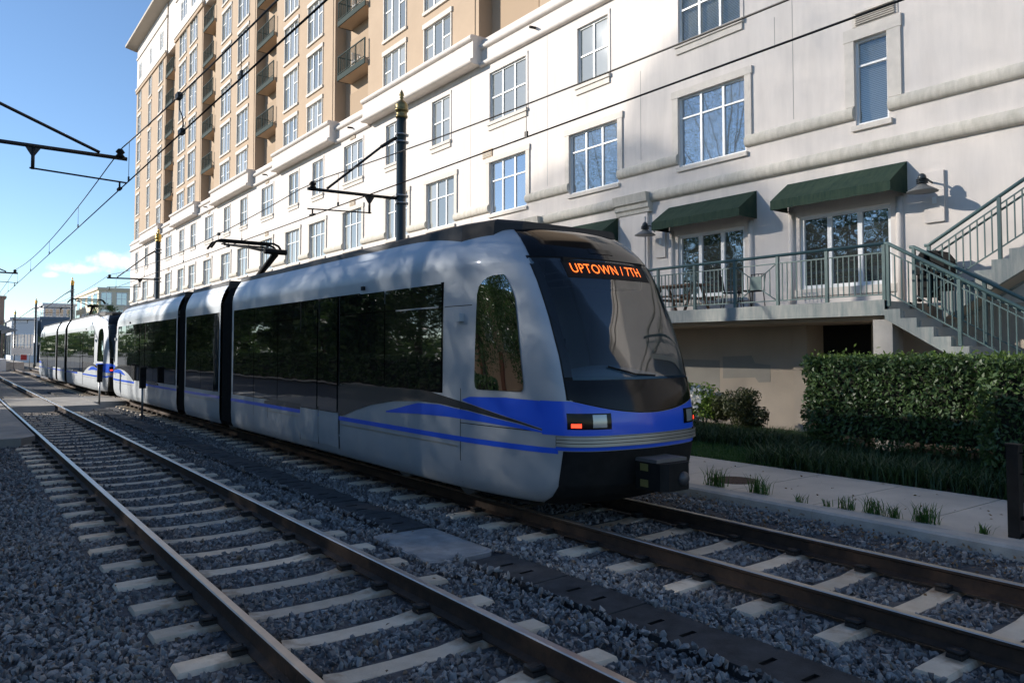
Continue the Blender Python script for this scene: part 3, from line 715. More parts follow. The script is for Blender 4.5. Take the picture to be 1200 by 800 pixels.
# --- the tan tower: bays and notches with balconies
TX, TNX = 16.78, 17.42
TB = [(11.4, 21.0), (24.95, 34.9), (39.0, 48.3), (52.4, 62.4), (66.2, 76.0), (79.6, 94.1)]
TW = {1: [(32.06, 2.42), (28.13, 2.44)], 2: [(45.63, 2.5), (41.8, 2.42)], 3: [(59.4, 2.6), (55.25, 2.7)], 4: [(73.0, 2.7), (69.3, 2.6)], 5: [(92.3, 1.9), (86.9, 1.6), (81.9, 2.0)], 0: [(18.2, 2.5), (14.3, 2.5)]}
FH, FZ = 2.95, 13.95
for bi, (a, b) in enumerate(TB):
    hs = []
    nf = 6
    for k in range(nf):
        for y, w in TW[bi]: hs.append((y - w / 2 + .12, y + w / 2 - .12, FZ + FH * k, FZ + FH * k + 2.2))
    if bi == 0: hs = [h for h in hs if False]
    wall_with_holes('tower_wall', TX, a, b, 13.8, 31.0, hs, .12, M_TAN, bld)
    s = MB(); s.poly([(TX, a, 13.8), (TNX + .1, a, 13.8), (TNX + .1, a, 36), (TX, a, 36)], M_TAN); s.poly([(TX, b, 13.8), (TX, b, 36), (TNX + .1, b, 36), (TNX + .1, b, 13.8)], M_TAN)
    s.build('tower_side_wall', M_TAN, bld)
    top = [(y - w / 2 + .25, y + w / 2 - .25, 32.1, 33.9) for y, w in TW[bi]]
    wall_with_holes('tower_top_wall', TX, a, b, 31.0, 36.0, top, .12, M_WHITEWALL, bld)
    MB().box(TX - .12, TX - .002, a, b, 30.75, 31.05).build('tower_band', M_TAN, bld); MB().box(TX - .18, TX - .003, a, b, 31.05, 31.25).build('tower_band', M_TRIM, bld)
    MB().box(TX - .10, TX - .002, a, b, 34.6, 34.8).build('tower_band', M_TRIM, bld)
    MB().box(TX - .03, TX - .001, a + .25, a + .33, 14, 30.7).build('corner_joint', M_TAN, bld)
    if bi == 0: continue
    for y, w in TW[bi]:
        for k in range(nf):
            z = FZ + FH * k; wd = window(bld, y, z, w - .24, 2.2, 3, .62, TX + .05, M_GLASS_C, .05, lower_split=1)
            t = MB(); t.box(TX - .04, TX + .002, y - w / 2 + .05, y - w / 2 + .12, z, z + 2.2); t.box(TX - .04, TX + .002, y + w / 2 - .12, y + w / 2 - .05, z, z + 2.2)
            t.box(TX - .07, TX + .003, y - w / 2, y + w / 2, z + 2.2, z + 2.42); t.box(TX - .08, TX + .004, y - w / 2, y + w / 2, z - .14, z); t.build('surround', M_TRIM, wd)
        wd = window(bld, y, 32.1, w - .5, 1.8, 3, .62, TX + .05, M_GLASS_C, .07, lower_split=1)
MB().box(TX, 38, 94.08, 94.1, 13.8, 36).build('tower_end_wall', M_TAN, bld)
MB().box(TNX, TNX + .2, 11.4, 94, 13.8, 36).build('notch_back_wall', M_TAN, bld)
ev = MB(); ev.prism([(TX - 1.1, 36.25), (TX - 1.1, 36.5), (38, 37.2), (38, 36.0), (TX - .05, 36.0)], 'y', 11, 95.2); ev.build('roof_eave', mat('eave_soffit', (0.42, 0.37, 0.31), .8), bld)
M_RAILGLASS = mat('balcony_panel', (0.18, 0.25, 0.23), 0.3)
M_DOORTAN = mat('balcony_door_paint', (.40, .30, .21), .8, spec=.1)
M_BALC = mat('balcony_dark_green', (0.035, 0.052, 0.048), 0.75, spec=.08)
def balcony(y0, y1, z, X=16.62):
    s = MB(); s.box(X, TNX, y0 + .003, y1 - .003, z, z + .22, M_TAN); s.box(X - .05, X, y0 + .003, y1 - .003, z - .02, z + .26, M_BALC); s.box(X, TNX - .002, y1 - .003, y1 + .03, z - .02, z + .26, M_BALC); b = s.build('balcony_slab', None, bld)
    r = MB(); r.box(X - .03, X + .02, y0 + .02, y1 - .02, z + 1.26, z + 1.31); r.box(X - .02, X + .01, y0 + .02, y1 - .02, z + .34, z + .38)
    for y in np.arange(y0 + .15, y1 - .1, .14): r.box(X - .012, X + .008, y - .01, y + .01, z + .38, z + 1.26)
    for y in np.linspace(y0 + .04, y1 - .04, 4): r.box(X - .03, X + .02, y - .025, y + .025, z + .26, z + 1.26)
    for y in (y1 - .05,):
        for x in np.arange(X + .12, TNX, .14): r.box(x - .01, x + .01, y - .008, y + .008, z + .3, z + 1.26)
        r.box(X, TNX, y - .025, y + .025, z + 1.262, z + 1.312)
    r.build('railing', M_BALC, b)
    return b
for bi in range(len(TB) - 1):
    y0, y1 = TB[bi][1], TB[bi + 1][0]
    for k in range(6):
        z = FZ - .40 + FH * (k + 1) - .12
        if k < 5: balcony(y0, y1 - .75, z)
        d = MB(); d.box(TNX - .02, TNX - .004, y0 + .9, y1 - .6, z - FH + .3, z - FH + 2.4); d.build('balcony_door', M_DOORTAN, bld)
    MB().box(TX + .1, TNX, y0 + .003, y1 - .003, 30.9, 36.0).build('notch_top_wall', M_WHITEWALL, bld)
def white_chair(x, y, z, lab):
    t = empty('balcony_chair', (x, y, z), lab, 'chair', 'white chairs on the tower balconies')
    m_ = MB(); m_.box(x - .25, x + .25, y - .25, y + .25, z + .38, z + .43); m_.build('seat', M_FRAME, t)
    m_ = MB(); m_.box(x - .25, x + .25, y + .2, y + .25, z + .43, z + .5); m_.box(x - .25, x + .25, y + .2, y + .25, z + .85, z + .92)
    for q in (-.22, -.11, 0, .11, .22): m_.box(x + q - .025, x + q + .025, y + .21, y + .24, z + .5, z + .85)
    m_.build('backrest', M_FRAME, t)
    for a in (-.22, .22):
        for b in (-.22, .22): MB().box(x + a - .025, x + a + .025, y + b - .025, y + b + .025, z, z + .38).build('leg', M_FRAME, t)
for k in (2, 1):
    white_chair(17.02, 36.6, FZ - .40 + FH * (k) - .12 + .22, ['', 'white slatted chair on the lower balcony right of the second tower bay', 'white slatted chair on the balcony one floor above the lowest visible one'][k])

# --- ground floor: pilasters, raised panels, door surrounds
def pilaster(y0, y1, label=None):
    p = MB(); p.box(FX - .10, FX + .002, y0 + .12, y1 - .12, .05, 6.05); p.box(FX - .13, FX - .1, y0 + .2, (y0 + y1) / 2 - .05, 3.3, 5.9); 
    o = p.build('pilaster', M_STUCCO, bld)
    c = MB()
    c.prism([(FX, 6.02), (FX - .14, 6.02), (FX - .15, 6.12), (FX - .2, 6.16), (FX - .2, 6.28), (FX - .27, 6.32), (FX - .30, 6.58), (FX, 6.58)], 'y', y0, y1); c.build('capital', M_BAND, o)
pilaster(15.45, 16.82); pilaster(20.5, 21.9); pilaster(4.0, 5.2)
for (y0, y1) in ((7.33, 7.73), (14.93, 15.30), (7.33 - 8, 7.73 - 8)):
    p = MB(); p.box(FX - .06, FX + .002, y0, y1, 4.64, 5.70); p.build('raised_panel', M_STUCCO, bld)
    q = MB(); q.box(FX - .072, FX - .058, (y0 + y1) / 2 - .05, (y0 + y1) / 2 + .03, 5.02, 5.16); q.build('number_plate', M_FRAME, bld)
for (y, w) in DOORS:
    wd = window(bld, y, 3.44, w, 1.75, 3, 0, FX + .08, M_GLASS_D, .085, 'glazed_door')
    t = MB()
    for yy in (y - w / 2 - .2, y + w / 2 + .2): t = MB(); t.lathe([(.075, 2.95), (.075, 5.3)], FX - .01, yy, 12); t.build('door_column', M_STUCCO, bld)
    t = MB(); t.box(FX - .05, FX + .002, y - w / 2 - .12, y + w / 2 + .12, 3.26, 3.43); t.build('door_sill', M_TRIM, bld)
for y in np.arange(24, 92, 4.5): window(bld, float(y), 3.4, 2.2, 1.9, 3, .64, FX + .07, M_GLASS_C)
# paint repairs on the wall below the terrace
for pts in ([(15.0, 1.0), (13.9, .95), (13.1, .98), (13.1, 1.72), (15.0, 1.75)], [(13.0, 1.25), (12.0, 1.3), (11.9, 1.18), (11.55, 1.2), (11.55, 1.62), (12.0, 1.66), (12.1, 1.85), (13.0, 1.82)]):
    m_ = MB(); m_.prism(pts, 'x', FX - .004, FX + .001); m_.build('repaint_patch', M_PATCH, bld)
t = MB(); t.box(FX - .1, FX + .002, 10.48, 10.85, -.1, 2.58); t.build('door_jamb', M_GROUNDWALL, bld); t = MB(); t.box(FX - .1, FX + .002, 8.6, 8.9, -.1, 2.58); t.build('door_jamb', M_GROUNDWALL, bld)

# --- terrace
TSX = 14.5
s = MB(); s.box(TSX + .03, FX, 7.62, 24, 2.70, 2.94, M_CONC); s.box(TSX, TSX + .03, 7.6, 24, 2.66, 2.96, M_CONC_STAIN); s.box(TSX + .35, FX - .0, 7.62, 24, 2.58, 2.70, M_GROUNDWALL); s.build('terrace_slab', None, bld)
s = MB(); s.box(14.55, 14.95, 7.48, 7.86, -.1, 2.58); s.build('terrace_column', M_CONC, bld)

def railing_seq(root, name_posts, pts_bottom, height, step, mname=M_GREEN): pass
BAL = MB().box(-.010, .010, -.010, .010, 0, 1).mesh('baluster', M_GREEN)
tr_ = empty('terrace_railing', (TSX + .05, 11, 2.96), 'green metal terrace railing with thin balusters in front of the awnings', 'railing')
RX = TSX + .06
MB().tube([(RX, 7.62, 4.045), (RX, 24, 4.045)], .035, 10).build('handrail', M_GREEN, tr_)
MB().box(RX - .015, RX + .015, 7.62, 24, 3.86, 3.885).build('upper_rail', M_GREEN, tr_); MB().box(RX - .015, RX + .015, 7.62, 24, 3.05, 3.075).build('lower_rail', M_GREEN, tr_)
posts = [7.62, 8.82, 9.98, 11.1, 12.28, 13.46, 14.65, 15.85, 17.05, 18.25, 19.5, 20.8, 22.1, 23.4]
for y in posts: MB().box(RX - .032, RX + .032, y - .032, y + .032, 2.955, 4.02).build('post', M_GREEN, tr_)
for a, b in zip(posts, posts[1:]):
    if abs(a - 9.98) < .01:      # ornamental panel
        yc = (a + b) / 2; z0, z1 = 3.075, 3.86; zc = (z0 + z1) / 2
        o = MB(); o.box(RX - .008, RX + .008, yc - .15, yc + .15, zc - .14, zc + .16); o.build('ornament_plate', M_GREEN, tr_)
        f = MB()
        for (sy, sz) in ((-1, -1), (1, -1), (1, 1), (-1, 1)):
            f.tube([(RX, yc + sy * .15, zc + sz * .15), (RX, yc + sy * (b - a) / 2 * .92, zc + sz * .39)], .012, 6)
        for q in (.22, .36): f.box(RX - .01, RX + .01, yc - q - .01, yc - q + .01, zc - q * .8, zc + q * .8); f.box(RX - .009, RX + .009, yc + q - .01, yc + q + .01, zc - q * .8, zc + q * .8)
        f.build('ornament_bars', M_GREEN, tr_); continue
    nb = 9
    for k in range(1, nb + 1):
        y = a + (b - a) * k / (nb + 1); place('baluster', BAL, (RX, y, 3.07), tr_, scale=(1, 1, .80))

# --- awnings
def awning(y0, y1, lab):
    t = empty('awning', (FX, (y0 + y1) / 2, 5.3), lab, 'awning', 'green awnings over the terrace doors')
    XF = 15.77; top, fr, bt = 6.03, 5.53, 5.32
    c = MB(); n = 14
    rows = []
    for i in range(n + 1):
        y = y0 + (y1 - y0) * i / n; sag = -.022 * sin(pi * (i % 7) / 7) + random.uniform(-.006, .006)
        rows.append([(FX - .01, y, top), (FX - .36, y, (top + fr) / 2 + .01 + sag), (XF, y, fr)])
    c.grid(rows, M_AWN, smooth=False)
    for y, f in ((y0, 0), (y1, 1)):
        P = [(FX - .01, y, top), (XF, y, fr), (XF, y, bt), (FX - .01, y, bt)]
        c.poly(P[::-1] if f else P, M_AWN)
    c.build('canopy', M_AWN, t)
    v = MB()
    v.grid([[(XF - .004 + .006 * sin(i * 1.7), y0 + (y1 - y0) * i / 16, fr), (XF - .008 + .010 * sin(i * 1.7 + .5), y0 + (y1 - y0) * i / 16, bt - .012 * abs(sin(i * pi / 4)))] for i in range(17)], M_AWN, False); v.build('valance', M_AWN, t)
    f = MB(); 
    for y in (y0 + .03, y1 - .03): f.tube([(FX, y, bt + .03), (XF + .02, y, bt + .03), (XF + .02, y, fr - .02), (FX, y, top - .04)], .014, 6)
    f.tube([(XF + .02, y0 + .03, bt + .03), (XF + .02, y1 - .03, bt + .03)], .014, 6); f.build('frame', M_BLACK, t)
awning(8.09, 10.99, 'dark green awning over the right door beside the stairs')
awning(11.88, 14.82, 'dark green mildewed awning over the left glazed door of the terrace')
awning(16.87, 19.85, 'dark green awning half hidden behind the train front')

# --- wall lamps
def wall_lamp(y, z, lab):
    x = 16.02; t = empty('wall_lamp', (FX, y, z), lab, 'wall lamp', 'gooseneck wall lamps on the terrace wall')
    s = MB(); s.lathe([(.075, z + .02), (.11, z - .015), (.295, z - .125), (.30, z - .14)], x, y, 20, M_SHADE); s.build('shade', M_SHADE, t)
    s = MB(); s.lathe([(.287, z - .138), (.10, z - .03), (.02, z - .028)], x, y, 20); s.build('shade_inner', M_LAMPIN, t)
    s = MB(); s.lathe([(.02, z - .11), (.045, z - .09), (.045, z - .03)], x, y, 10); s.build('bulb', M_FRAME, t)
    s = MB(); s.lathe([(.075, z + .02), (.075, z + .12)], x, y, 14); 
    for k in range(3): s.lathe([(.115, z + .04 + k * .035), (.115, z + .052 + k * .035)], x, y, 14)
    s.lathe([(.075, z + .12), (.085, z + .15), (.07, z + .2), (.035, z + .235), (.01, z + .245)], x, y, 14); s.build('cap', M_LAMP, t)
    s = MB(); s.tube([(x, y, z + .12), (x + .2, y, z + .15), (x + .46, y, z + .10)], .022, 8); s.build('arm', M_LAMP, t)
    s = MB(); s.tube([(FX + .0, y, z + .10), (FX - .05, y, z + .10)], .12, 16); s.build('wall_plate', M_LAMP, t)
wall_lamp(7.56, 5.36, 'dark gooseneck lamp on the wall right of the right awning')
wall_lamp(15.30, 5.40, 'dark gooseneck lamp on the wall left of the mildewed awning')

# --- stairs: lower flight down from the terrace, upper flight up from it, both running towards -Y
st = empty('staircase', (15.5, 6, .1), 'concrete staircase with green railings rising from the terrace at the right edge', 'staircase')
RISE, RUN = .179, .30
def flight(x0, x1, ys, zs, n, up, tag_):
    prof = [(ys, zs)]; y, z = ys, zs
    for k in range(n):
        if up: prof += [(y, z + RISE), (y - RUN, z + RISE)]; z += RISE
        else: prof += [(y, z - RISE), (y - RUN, z - RISE)]; z -= RISE
        y -= RUN
    thick = .36
    prof += [(y, z - thick), (ys, zs - thick - (0 if not up else -.0))]
    m_ = MB(); m_.prism(prof, 'x', x0, x0 + .12, M_CONC_STAIN); m_.build('stringer', M_CONC_STAIN, st)
    m_ = MB(); m_.prism(prof, 'x', x1 - .12, x1, M_CONC_STAIN); m_.build('stringer', M_CONC_STAIN, st)
    y, z = ys, zs
    for k in range(n):
        z2 = z + RISE if up else z - RISE
        m_ = MB(); m_.box(x0 + .12, x1 - .12, y - RUN, y + .02, z2 - .05, z2 + .004); m_.box(x0 + .12, x1 - .12, y - .03, y - .0, min(z, z2) - .05, max(z, z2) - .05); m_.build('step', M_CONC, st); z = z2; y -= RUN
    m_ = MB(); m_.prism([(ys, zs - thick + .02), (ys, zs - thick + .1), (y, z - thick + .1), (y, z - thick + .02)], 'x', x0 + .12, x1 - .12); m_.build('soffit', M_GROUNDWALL, st)
flight(14.5, 15.55, 7.60, 2.95, 15, False, 'lower')
flight(15.62, 16.48, 7.05, 2.95, 18, True, 'upper')
def stair_railing(x, ys, zs, up, n, name, ext=.25, double=False, lab=None):
    sl = (RISE / RUN) * (1 if up else -1); L_ = n * RUN
    Z = lambda y, h: zs + (ys - y) * sl + h
    t = empty(name, (x, ys - L_ / 2, Z(ys - L_ / 2, 0)), lab, 'railing', 'stair railings')
    MB().tube([(x, ys + ext * .3, Z(ys, 1.09)), (x, ys, Z(ys, 1.09)), (x, ys - L_, Z(ys - L_, 1.09))], .036, 10).build('handrail', M_GREEN, t)
    for h, nm in ((.92, 'upper_rail'), (.12, 'lower_rail')):
        m_ = MB(); m_.prism([(ys, Z(ys, h)), (ys, Z(ys, h + .026)), (ys - L_, Z(ys - L_, h + .026)), (ys - L_, Z(ys - L_, h))], 'x', x - .014, x + .014); m_.build(nm, M_GREEN, t)
    if double:
        m_ = MB(); m_.tube([(x + .06, ys, Z(ys, .84)), (x + .06, ys - L_, Z(ys - L_, .84))], .022, 8); m_.build('grip_rail', M_GREEN, t)
    y = ys; k = 0
    while y > ys - L_ + .01:
        if k % 10 == 0: MB().box(x - .03, x + .03, y - .03, y + .03, Z(y, -.12), Z(y, 1.07)).build('post', M_GREEN, t)
        else: place('baluster', BAL, (x, y, Z(y, .13)), t, scale=(1, 1, .80))
        y -= .128; k += 1
stair_railing(TSX + .07, 7.55, 2.95, False, 15, 'stair_railing', lab='green railing on the outer side of the lower stair flight')
stair_railing(15.48, 7.50, 2.95, False, 15, 'stair_railing', lab='green railing on the inner side of the lower stair flight', double=True)
stair_railing(15.68, 7.30, 2.98, True, 18, 'stair_railing', lab='green railing climbing beside the upper stair flight', double=True)

# --- terrace furniture
def picnic(x, y, z):
    t = empty('picnic_table', (x, y, z), 'brown wooden picnic table with benches on the terrace under the left awning', 'picnic table')
    for k in range(4): MB().box(x - .36 + k * .185, x - .19 + k * .185, y - .75, y + .75, z + .70, z + .735).build('tabletop_board', M_WOOD, t)
    for sx in (-.68, .52): MB().box(x + sx, x + sx + .18, y - .75, y + .75, z + .40, z + .435).build('bench_board', M_WOOD, t)
    for sy in (-.55, .55):
        for sg in (-1, 1): MB().tube([(x + sg * .15, y + sy, z + .70), (x + sg * .5, y + sy, z)], .04, 6).build('leg', M_WOOD, t)
        MB().box(x - .68, x + .70, y + sy - .05, y + sy - .015, z + .33, z + .395).build('crossbar', M_WOOD, t)
picnic(15.5, 13.55, 2.945)
def bistro_chair(x, y, z, rz, lab):
    t = empty('terrace_chair', (x, y, z), lab, 'chair', 'dark metal chairs on the terrace'); c, s_ = cos(rz), sin(rz)
    def R_(p): return (x + p[0] * c - p[1] * s_, y + p[0] * s_ + p[1] * c, z + p[2])
    def tb(nm, pts, r): MB().tube([R_(p) for p in pts], r, 6).build(nm, M_BLACK, t)
    m_ = MB(); m_.prism([R_(p)[:2] for p in ((-.22, -.22, 0), (.22, -.22, 0), (.22, .22, 0), (-.22, .22, 0))], 'z', z + .43, z + .455); m_.build('seat', M_BLACK, t)
    for a in (-.2, .2):
        tb('leg', [(a, -.2, .43), (a, -.24, 0)], .014); tb('leg', [(a, .2, .43), (a, .26, 0)], .014)
    m_ = MB(); m_.tube([R_(p) for p in ((-.2, .21, .44), (-.2, .28, .86), (.2, .28, .86), (.2, .21, .44))], .014, 6)
    for q in (-.1, 0, .1): m_.tube([R_((q, .22, .5)), R_((q, .28, .86))], .009, 5)
    m_.build('backrest', M_BLACK, t)
bistro_chair(15.5, 11.9, 2.945, .5, 'dark metal chair on the terrace left of the ornamental railing panel')
bistro_chair(15.35, 11.25, 2.945, -1.6, 'dark metal chair on the terrace right behind the ornamental railing panel')
t = empty('barbecue_grill', (15.9, 7.3, 2.945), 'black covered grill on the terrace behind the stair railings', 'grill')
m_ = MB(); m_.prism([(7.0 + .0, 3.5), (7.0, 3.75), (7.15, 3.95), (7.45, 3.95), (7.6, 3.75), (7.6, 3.5)], 'x', 15.65, 16.2); m_.build('lid', M_BLACK, t)
m_ = MB(); m_.box(15.7, 16.15, 7.05, 7.55, 3.05, 3.5); m_.build('cabinet', M_BLACK, t)
for a in (7.1, 7.5): MB().tube([(15.66, a, 2.99), (15.7, a, 2.99)], .045, 10).build('wheel', M_BLACK, t)
# ------------------------------------------------------------------ light rail trains
XC = 6.68
PLAN_D = [0, .05, .13, .24, .36, .55, .9, 1.35, 1.95, 2.5]; PLAN_W = [0, .5, .80, .97, 1.06, 1.13, 1.20, 1.26, 1.31, 1.325]
YNZ = [.22, .32, .45, .9, 1.2, 1.5, 1.9, 2.4, 2.8, 3.05, 3.25, 3.4, 3.52, 3.60]; YNV = [.42, .22, .10, 0, 0, .05, .16, .36, .56, .72, .90, 1.07, 1.26, 1.55]
WZZ = [.22, .32, .5, 3.10, 3.22, 3.34, 3.44, 3.52, 3.60]; WZV = [.955, .985, 1, 1, .985, .955, .92, .885, .84]
def _smooth(xs, ys, n=7):
    # Catmull-Rom through the control points, so that the plan reads as one curve
    P = [Vector((x, y)) for x, y in zip(xs, ys)]; P = [P[0] * 2 - P[1]] + P + [P[-1] * 2 - P[-2]]; out = []
    for i in range(1, len(P) - 2):
        for k in range(n):
            t = k / n; a, b, c, d = P[i - 1], P[i], P[i + 1], P[i + 2]
            out.append(.5 * ((2 * b) + (c - a) * t + (2 * a - 5 * b + 4 * c - d) * t * t + (3 * b - a - 3 * c + d) * t ** 3))
    out.append(P[-2]); return [v.x for v in out], [v.y for v in out]
_w, _d = _smooth([-.5] + PLAN_W[:-1] + [1.325], [.05] + PLAN_D[:-1] + [2.5], 5)
_k = [i for i, v in enumerate(_w) if v >= -1e-9]
PLAN_W = list(np.maximum.accumulate([_w[i] for i in _k])); PLAN_D = list(np.maximum.accumulate([_d[i] for i in _k]))
def hw(d): return float(np.interp(d, PLAN_D, PLAN_W))
def dep(w): return float(np.interp(abs(w), PLAN_W, PLAN_D))
def ynz(z): return float(np.interp(z, YNZ, YNV))
def wz(z): return float(np.interp(z, WZZ, WZV))
class Nose:
    """the curved body surface of one train; y0: tip of the near nose, length L (both noses alike)"""
    def __init__(s, y0, L): s.y0, s.L = y0, L
    def half(s, y, z):
        d = min(y - s.y0, s.y0 + s.L - y) - ynz(z); return hw(max(d, 0)) * wz(z)
    def side(s, sg, y, z, off=0): return (XC + sg * (s.half(y, z) + off), y, z)
    def front(s, u, z, off=0, end=0):
        """u: half-width coordinate -1.325..1.325 on the near (end=0) or far (end=1) nose"""
        d = dep(u) + ynz(z) - off
        y = s.y0 + d if end == 0 else s.y0 + s.L - d
        return (XC + u * wz(z) * (1 + off * .5), y, z)
US = sorted(set(round(float(v), 5) for v in PLAN_W))
ZS = [.22, .26, .32, .38, .45, .55, .7, .8, .9, 1.0, 1.1, 1.2, 1.35, 1.5, 1.62, 1.9, 2.4, 2.8, 2.95, 3.05, 3.10, 3.16, 3.22, 3.28, 3.34, 3.39, 3.44, 3.48, 3.52, 3.56, 3.60]

def build_train(y0, labels):
    L_ = 29.0; S = Nose(y0, L_); Y = lambda d: y0 + d
    A1, A2, A3, A4 = Y(11.9), Y(12.85), Y(16.2), Y(17.1)          # articulations
    root = empty('light_rail_train', (XC, y0 + L_ / 2, 0), labels, 'train', 'coupled light rail trains')
    def nose_module(end):
        yb = A1 if end == 0 else A4
        rows = []
        for z in ZS:
            ul = [-u for u in US[::-1]] + US[1:]
            r = [(XC - 1.325 * wz(z), yb, z)] + [S.front(u, z, 0, end) for u in ul] + [(XC + 1.325 * wz(z), yb, z)]
            rows.append(r)
        mb = MB(); mb.grid(rows, M_PAINT, True, flip=(end == 1)); b = len(mb.v)
        n = len(rows[0]); mb.face(range(n) if end == 1 else range(n - 1, -1, -1), M_BLACK)
        # leave the windshield opening free: the cab behind it is really there
        nc = len(rows[0]) - 1; ulist = [0] + ul + [0]; keep = []
        for fi in range(len(mb.f)):
            r_, c_ = divmod(fi, nc); op = False
            if fi < nc * (len(ZS) - 1) and 1 <= c_ < nc - 1:
                op = ZS[r_] >= 1.61 and ZS[r_ + 1] <= 3.11 and max(abs(ulist[c_]), abs(ulist[c_ + 1])) < 1.0
            if not op: keep.append(fi)
        mb.f = [mb.f[q] for q in keep]; mb.m = [mb.m[q] for q in keep]; mb.sm = [mb.sm[q] for q in keep]; n = len(rows[0])
        mb.face(range(b - n, b) if end == 0 else range(b - 1, b - n - 1, -1), M_ROOF)
        return mb.build('body', None, root, (XC, (yb + (y0 if end == 0 else y0 + L_)) / 2, .22))
    b0 = nose_module(0); b2 = nose_module(1)
    rows = [[(XC - 1.325 * wz(z), A2, z), (XC - 1.325 * wz(z), A3, z)] for z in ZS] + [[(XC + 1.325 * wz(z), A2, z), (XC + 1.325 * wz(z), A3, z)] for z in ZS[::-1]]
    mb = MB(); mb.grid(rows, M_PAINT, True, flip=True); b1 = mb.build('body', None, root)
    # concertina gangways
    for (a, b) in ((A1, A2), (A3, A4)):
        mb = MB(); nfold = 9
        for k in range(nfold + 1):
            y = a + (b - a) * k / nfold; w = 1.20 if k % 2 else 1.27
            for q in ((0, 0),): pass
        rows = []
        for k in range(2 * nfold + 1):
            y = a + (b - a) * k / (2 * nfold); w = 1.17 if k % 2 else 1.27; h = 3.42 if k % 2 else 3.50
            rows.append([(XC - w, y, .3), (XC - w, y, 3.1), (XC - w * .86, y, h), (XC + w * .86, y, h), (XC + w, y, 3.1), (XC + w, y, .3)])
        mb.grid(rows, M_BLACK, False); mb.build('gangway', M_BLACK, root)
    # roof shroud along the top
    mb = MB()
    def shroud(ya, yb, ta, tb):
        ys = [ya, ya + ta * .35, ya + ta, yb - tb, yb - tb * .35, yb] if ta or tb else [ya, yb]
        ws = [.86, 1.02, 1.13, 1.13, 1.02, .86] if ta and tb else None
        rr = []
        for i, y in enumerate(ys):
            w = 1.13
            if ta and i < 2: w = (.80, 1.02)[i]
            if tb and i > 3: w = (1.02, .80)[i - 4]
            zt = 3.68 - (.05 if (ta and i == 0) or (tb and i == 5) else 0)
            rr.append([(XC - w - .02, y, 3.42), (XC - w, y, zt - .03), (XC - w + .05, y, zt), (XC + w - .05, y, zt), (XC + w, y, zt - .03), (XC + w + .02, y, 3.42)])
        mb.grid(rr, M_ROOF, False, flip=False); mb.poly(rr[0]); mb.poly(rr[-1][::-1])
    shroud(Y(1.45), A1 + .02, .9, .001); shroud(A2, A3, 0, 0); shroud(A4, Y(L_ - 1.45), .001, .9)
    mb.build('roof_shroud', M_ROOF, root)
    # underframe, bogies
    mb = MB(); mb.box(XC - 1.05, XC + 1.05, Y(1.0), Y(L_ - 1.0), .16, .36); mb.build('underframe', M_BLACK, root)
    for yc in (Y(3.6), Y(14.5), Y(25.4)):
        bg = MB().box(XC - .95, XC + .95, yc - 1.3, yc + 1.3, .18, .34).build('bogie', M_BLACK, root)
        for dy in (-.9, .9):
            for sx in (-.75, .75):
                w = MB(); w.tube([(XC + sx - .06, yc + dy, .30), (XC + sx + .06, yc + dy, .30)], .295, 18); w.build('wheel', M_STEEL, bg)
    # --- side glazing, both sides
    def side_patch(name, m, sg, ya, yb, zb, zt, off, parent, ny=1, nz=3):
        zb_ = zb if callable(zb) else (lambda y: zb); zt_ = zt if callable(zt) else (lambda y: zt)
        ys = np.linspace(ya, yb, ny + 1); rows = []
        for y in ys: rows.append([S.side(sg, float(y), float(zb_(y) + (zt_(y) - zb_(y)) * k / nz), off) for k in range(nz + 1)])
        mb = MB(); mb.grid(rows, m, True, flip=(sg > 0))
        return mb.build(name, m, parent)
    def glaze(sg, ya, yb, zb, body, pitch=1.5):
        n = max(1, round((yb - ya) / pitch)); w = (yb - ya) / n
        side_patch('window_band', M_BLACKGLOSS, sg, ya - .02, yb + .02, zb - .02, 2.90, .004, body)
        for i in range(n):
            a, b = ya + i * w + .012, ya + (i + 1) * w - .012
            side_patch('window', M_TRAINGLASS, sg, a, b, zb, 2.56, .012, body); side_patch('window_vent', M_TRAINGLASS, sg, a, b, 2.58, 2.88, .012, body)
    def door(sg, ya, yb, body):
        ym = (ya + yb) / 2
        for (a, b) in ((ya, ym), (ym, yb)):
            d = side_patch('door', M_PAINT, sg, a + .012, b - .012, .36, .93, .014, body)
            side_patch('door_glass', M_TRAINGLASS, sg, a + .07, b - .07, .95, 2.72, .022, d)
        for q in (ya, ym, yb): side_patch('door_seal', M_BLACK, sg, q - .014, q + .014, .34, 2.9, .016, body, 1, 1)
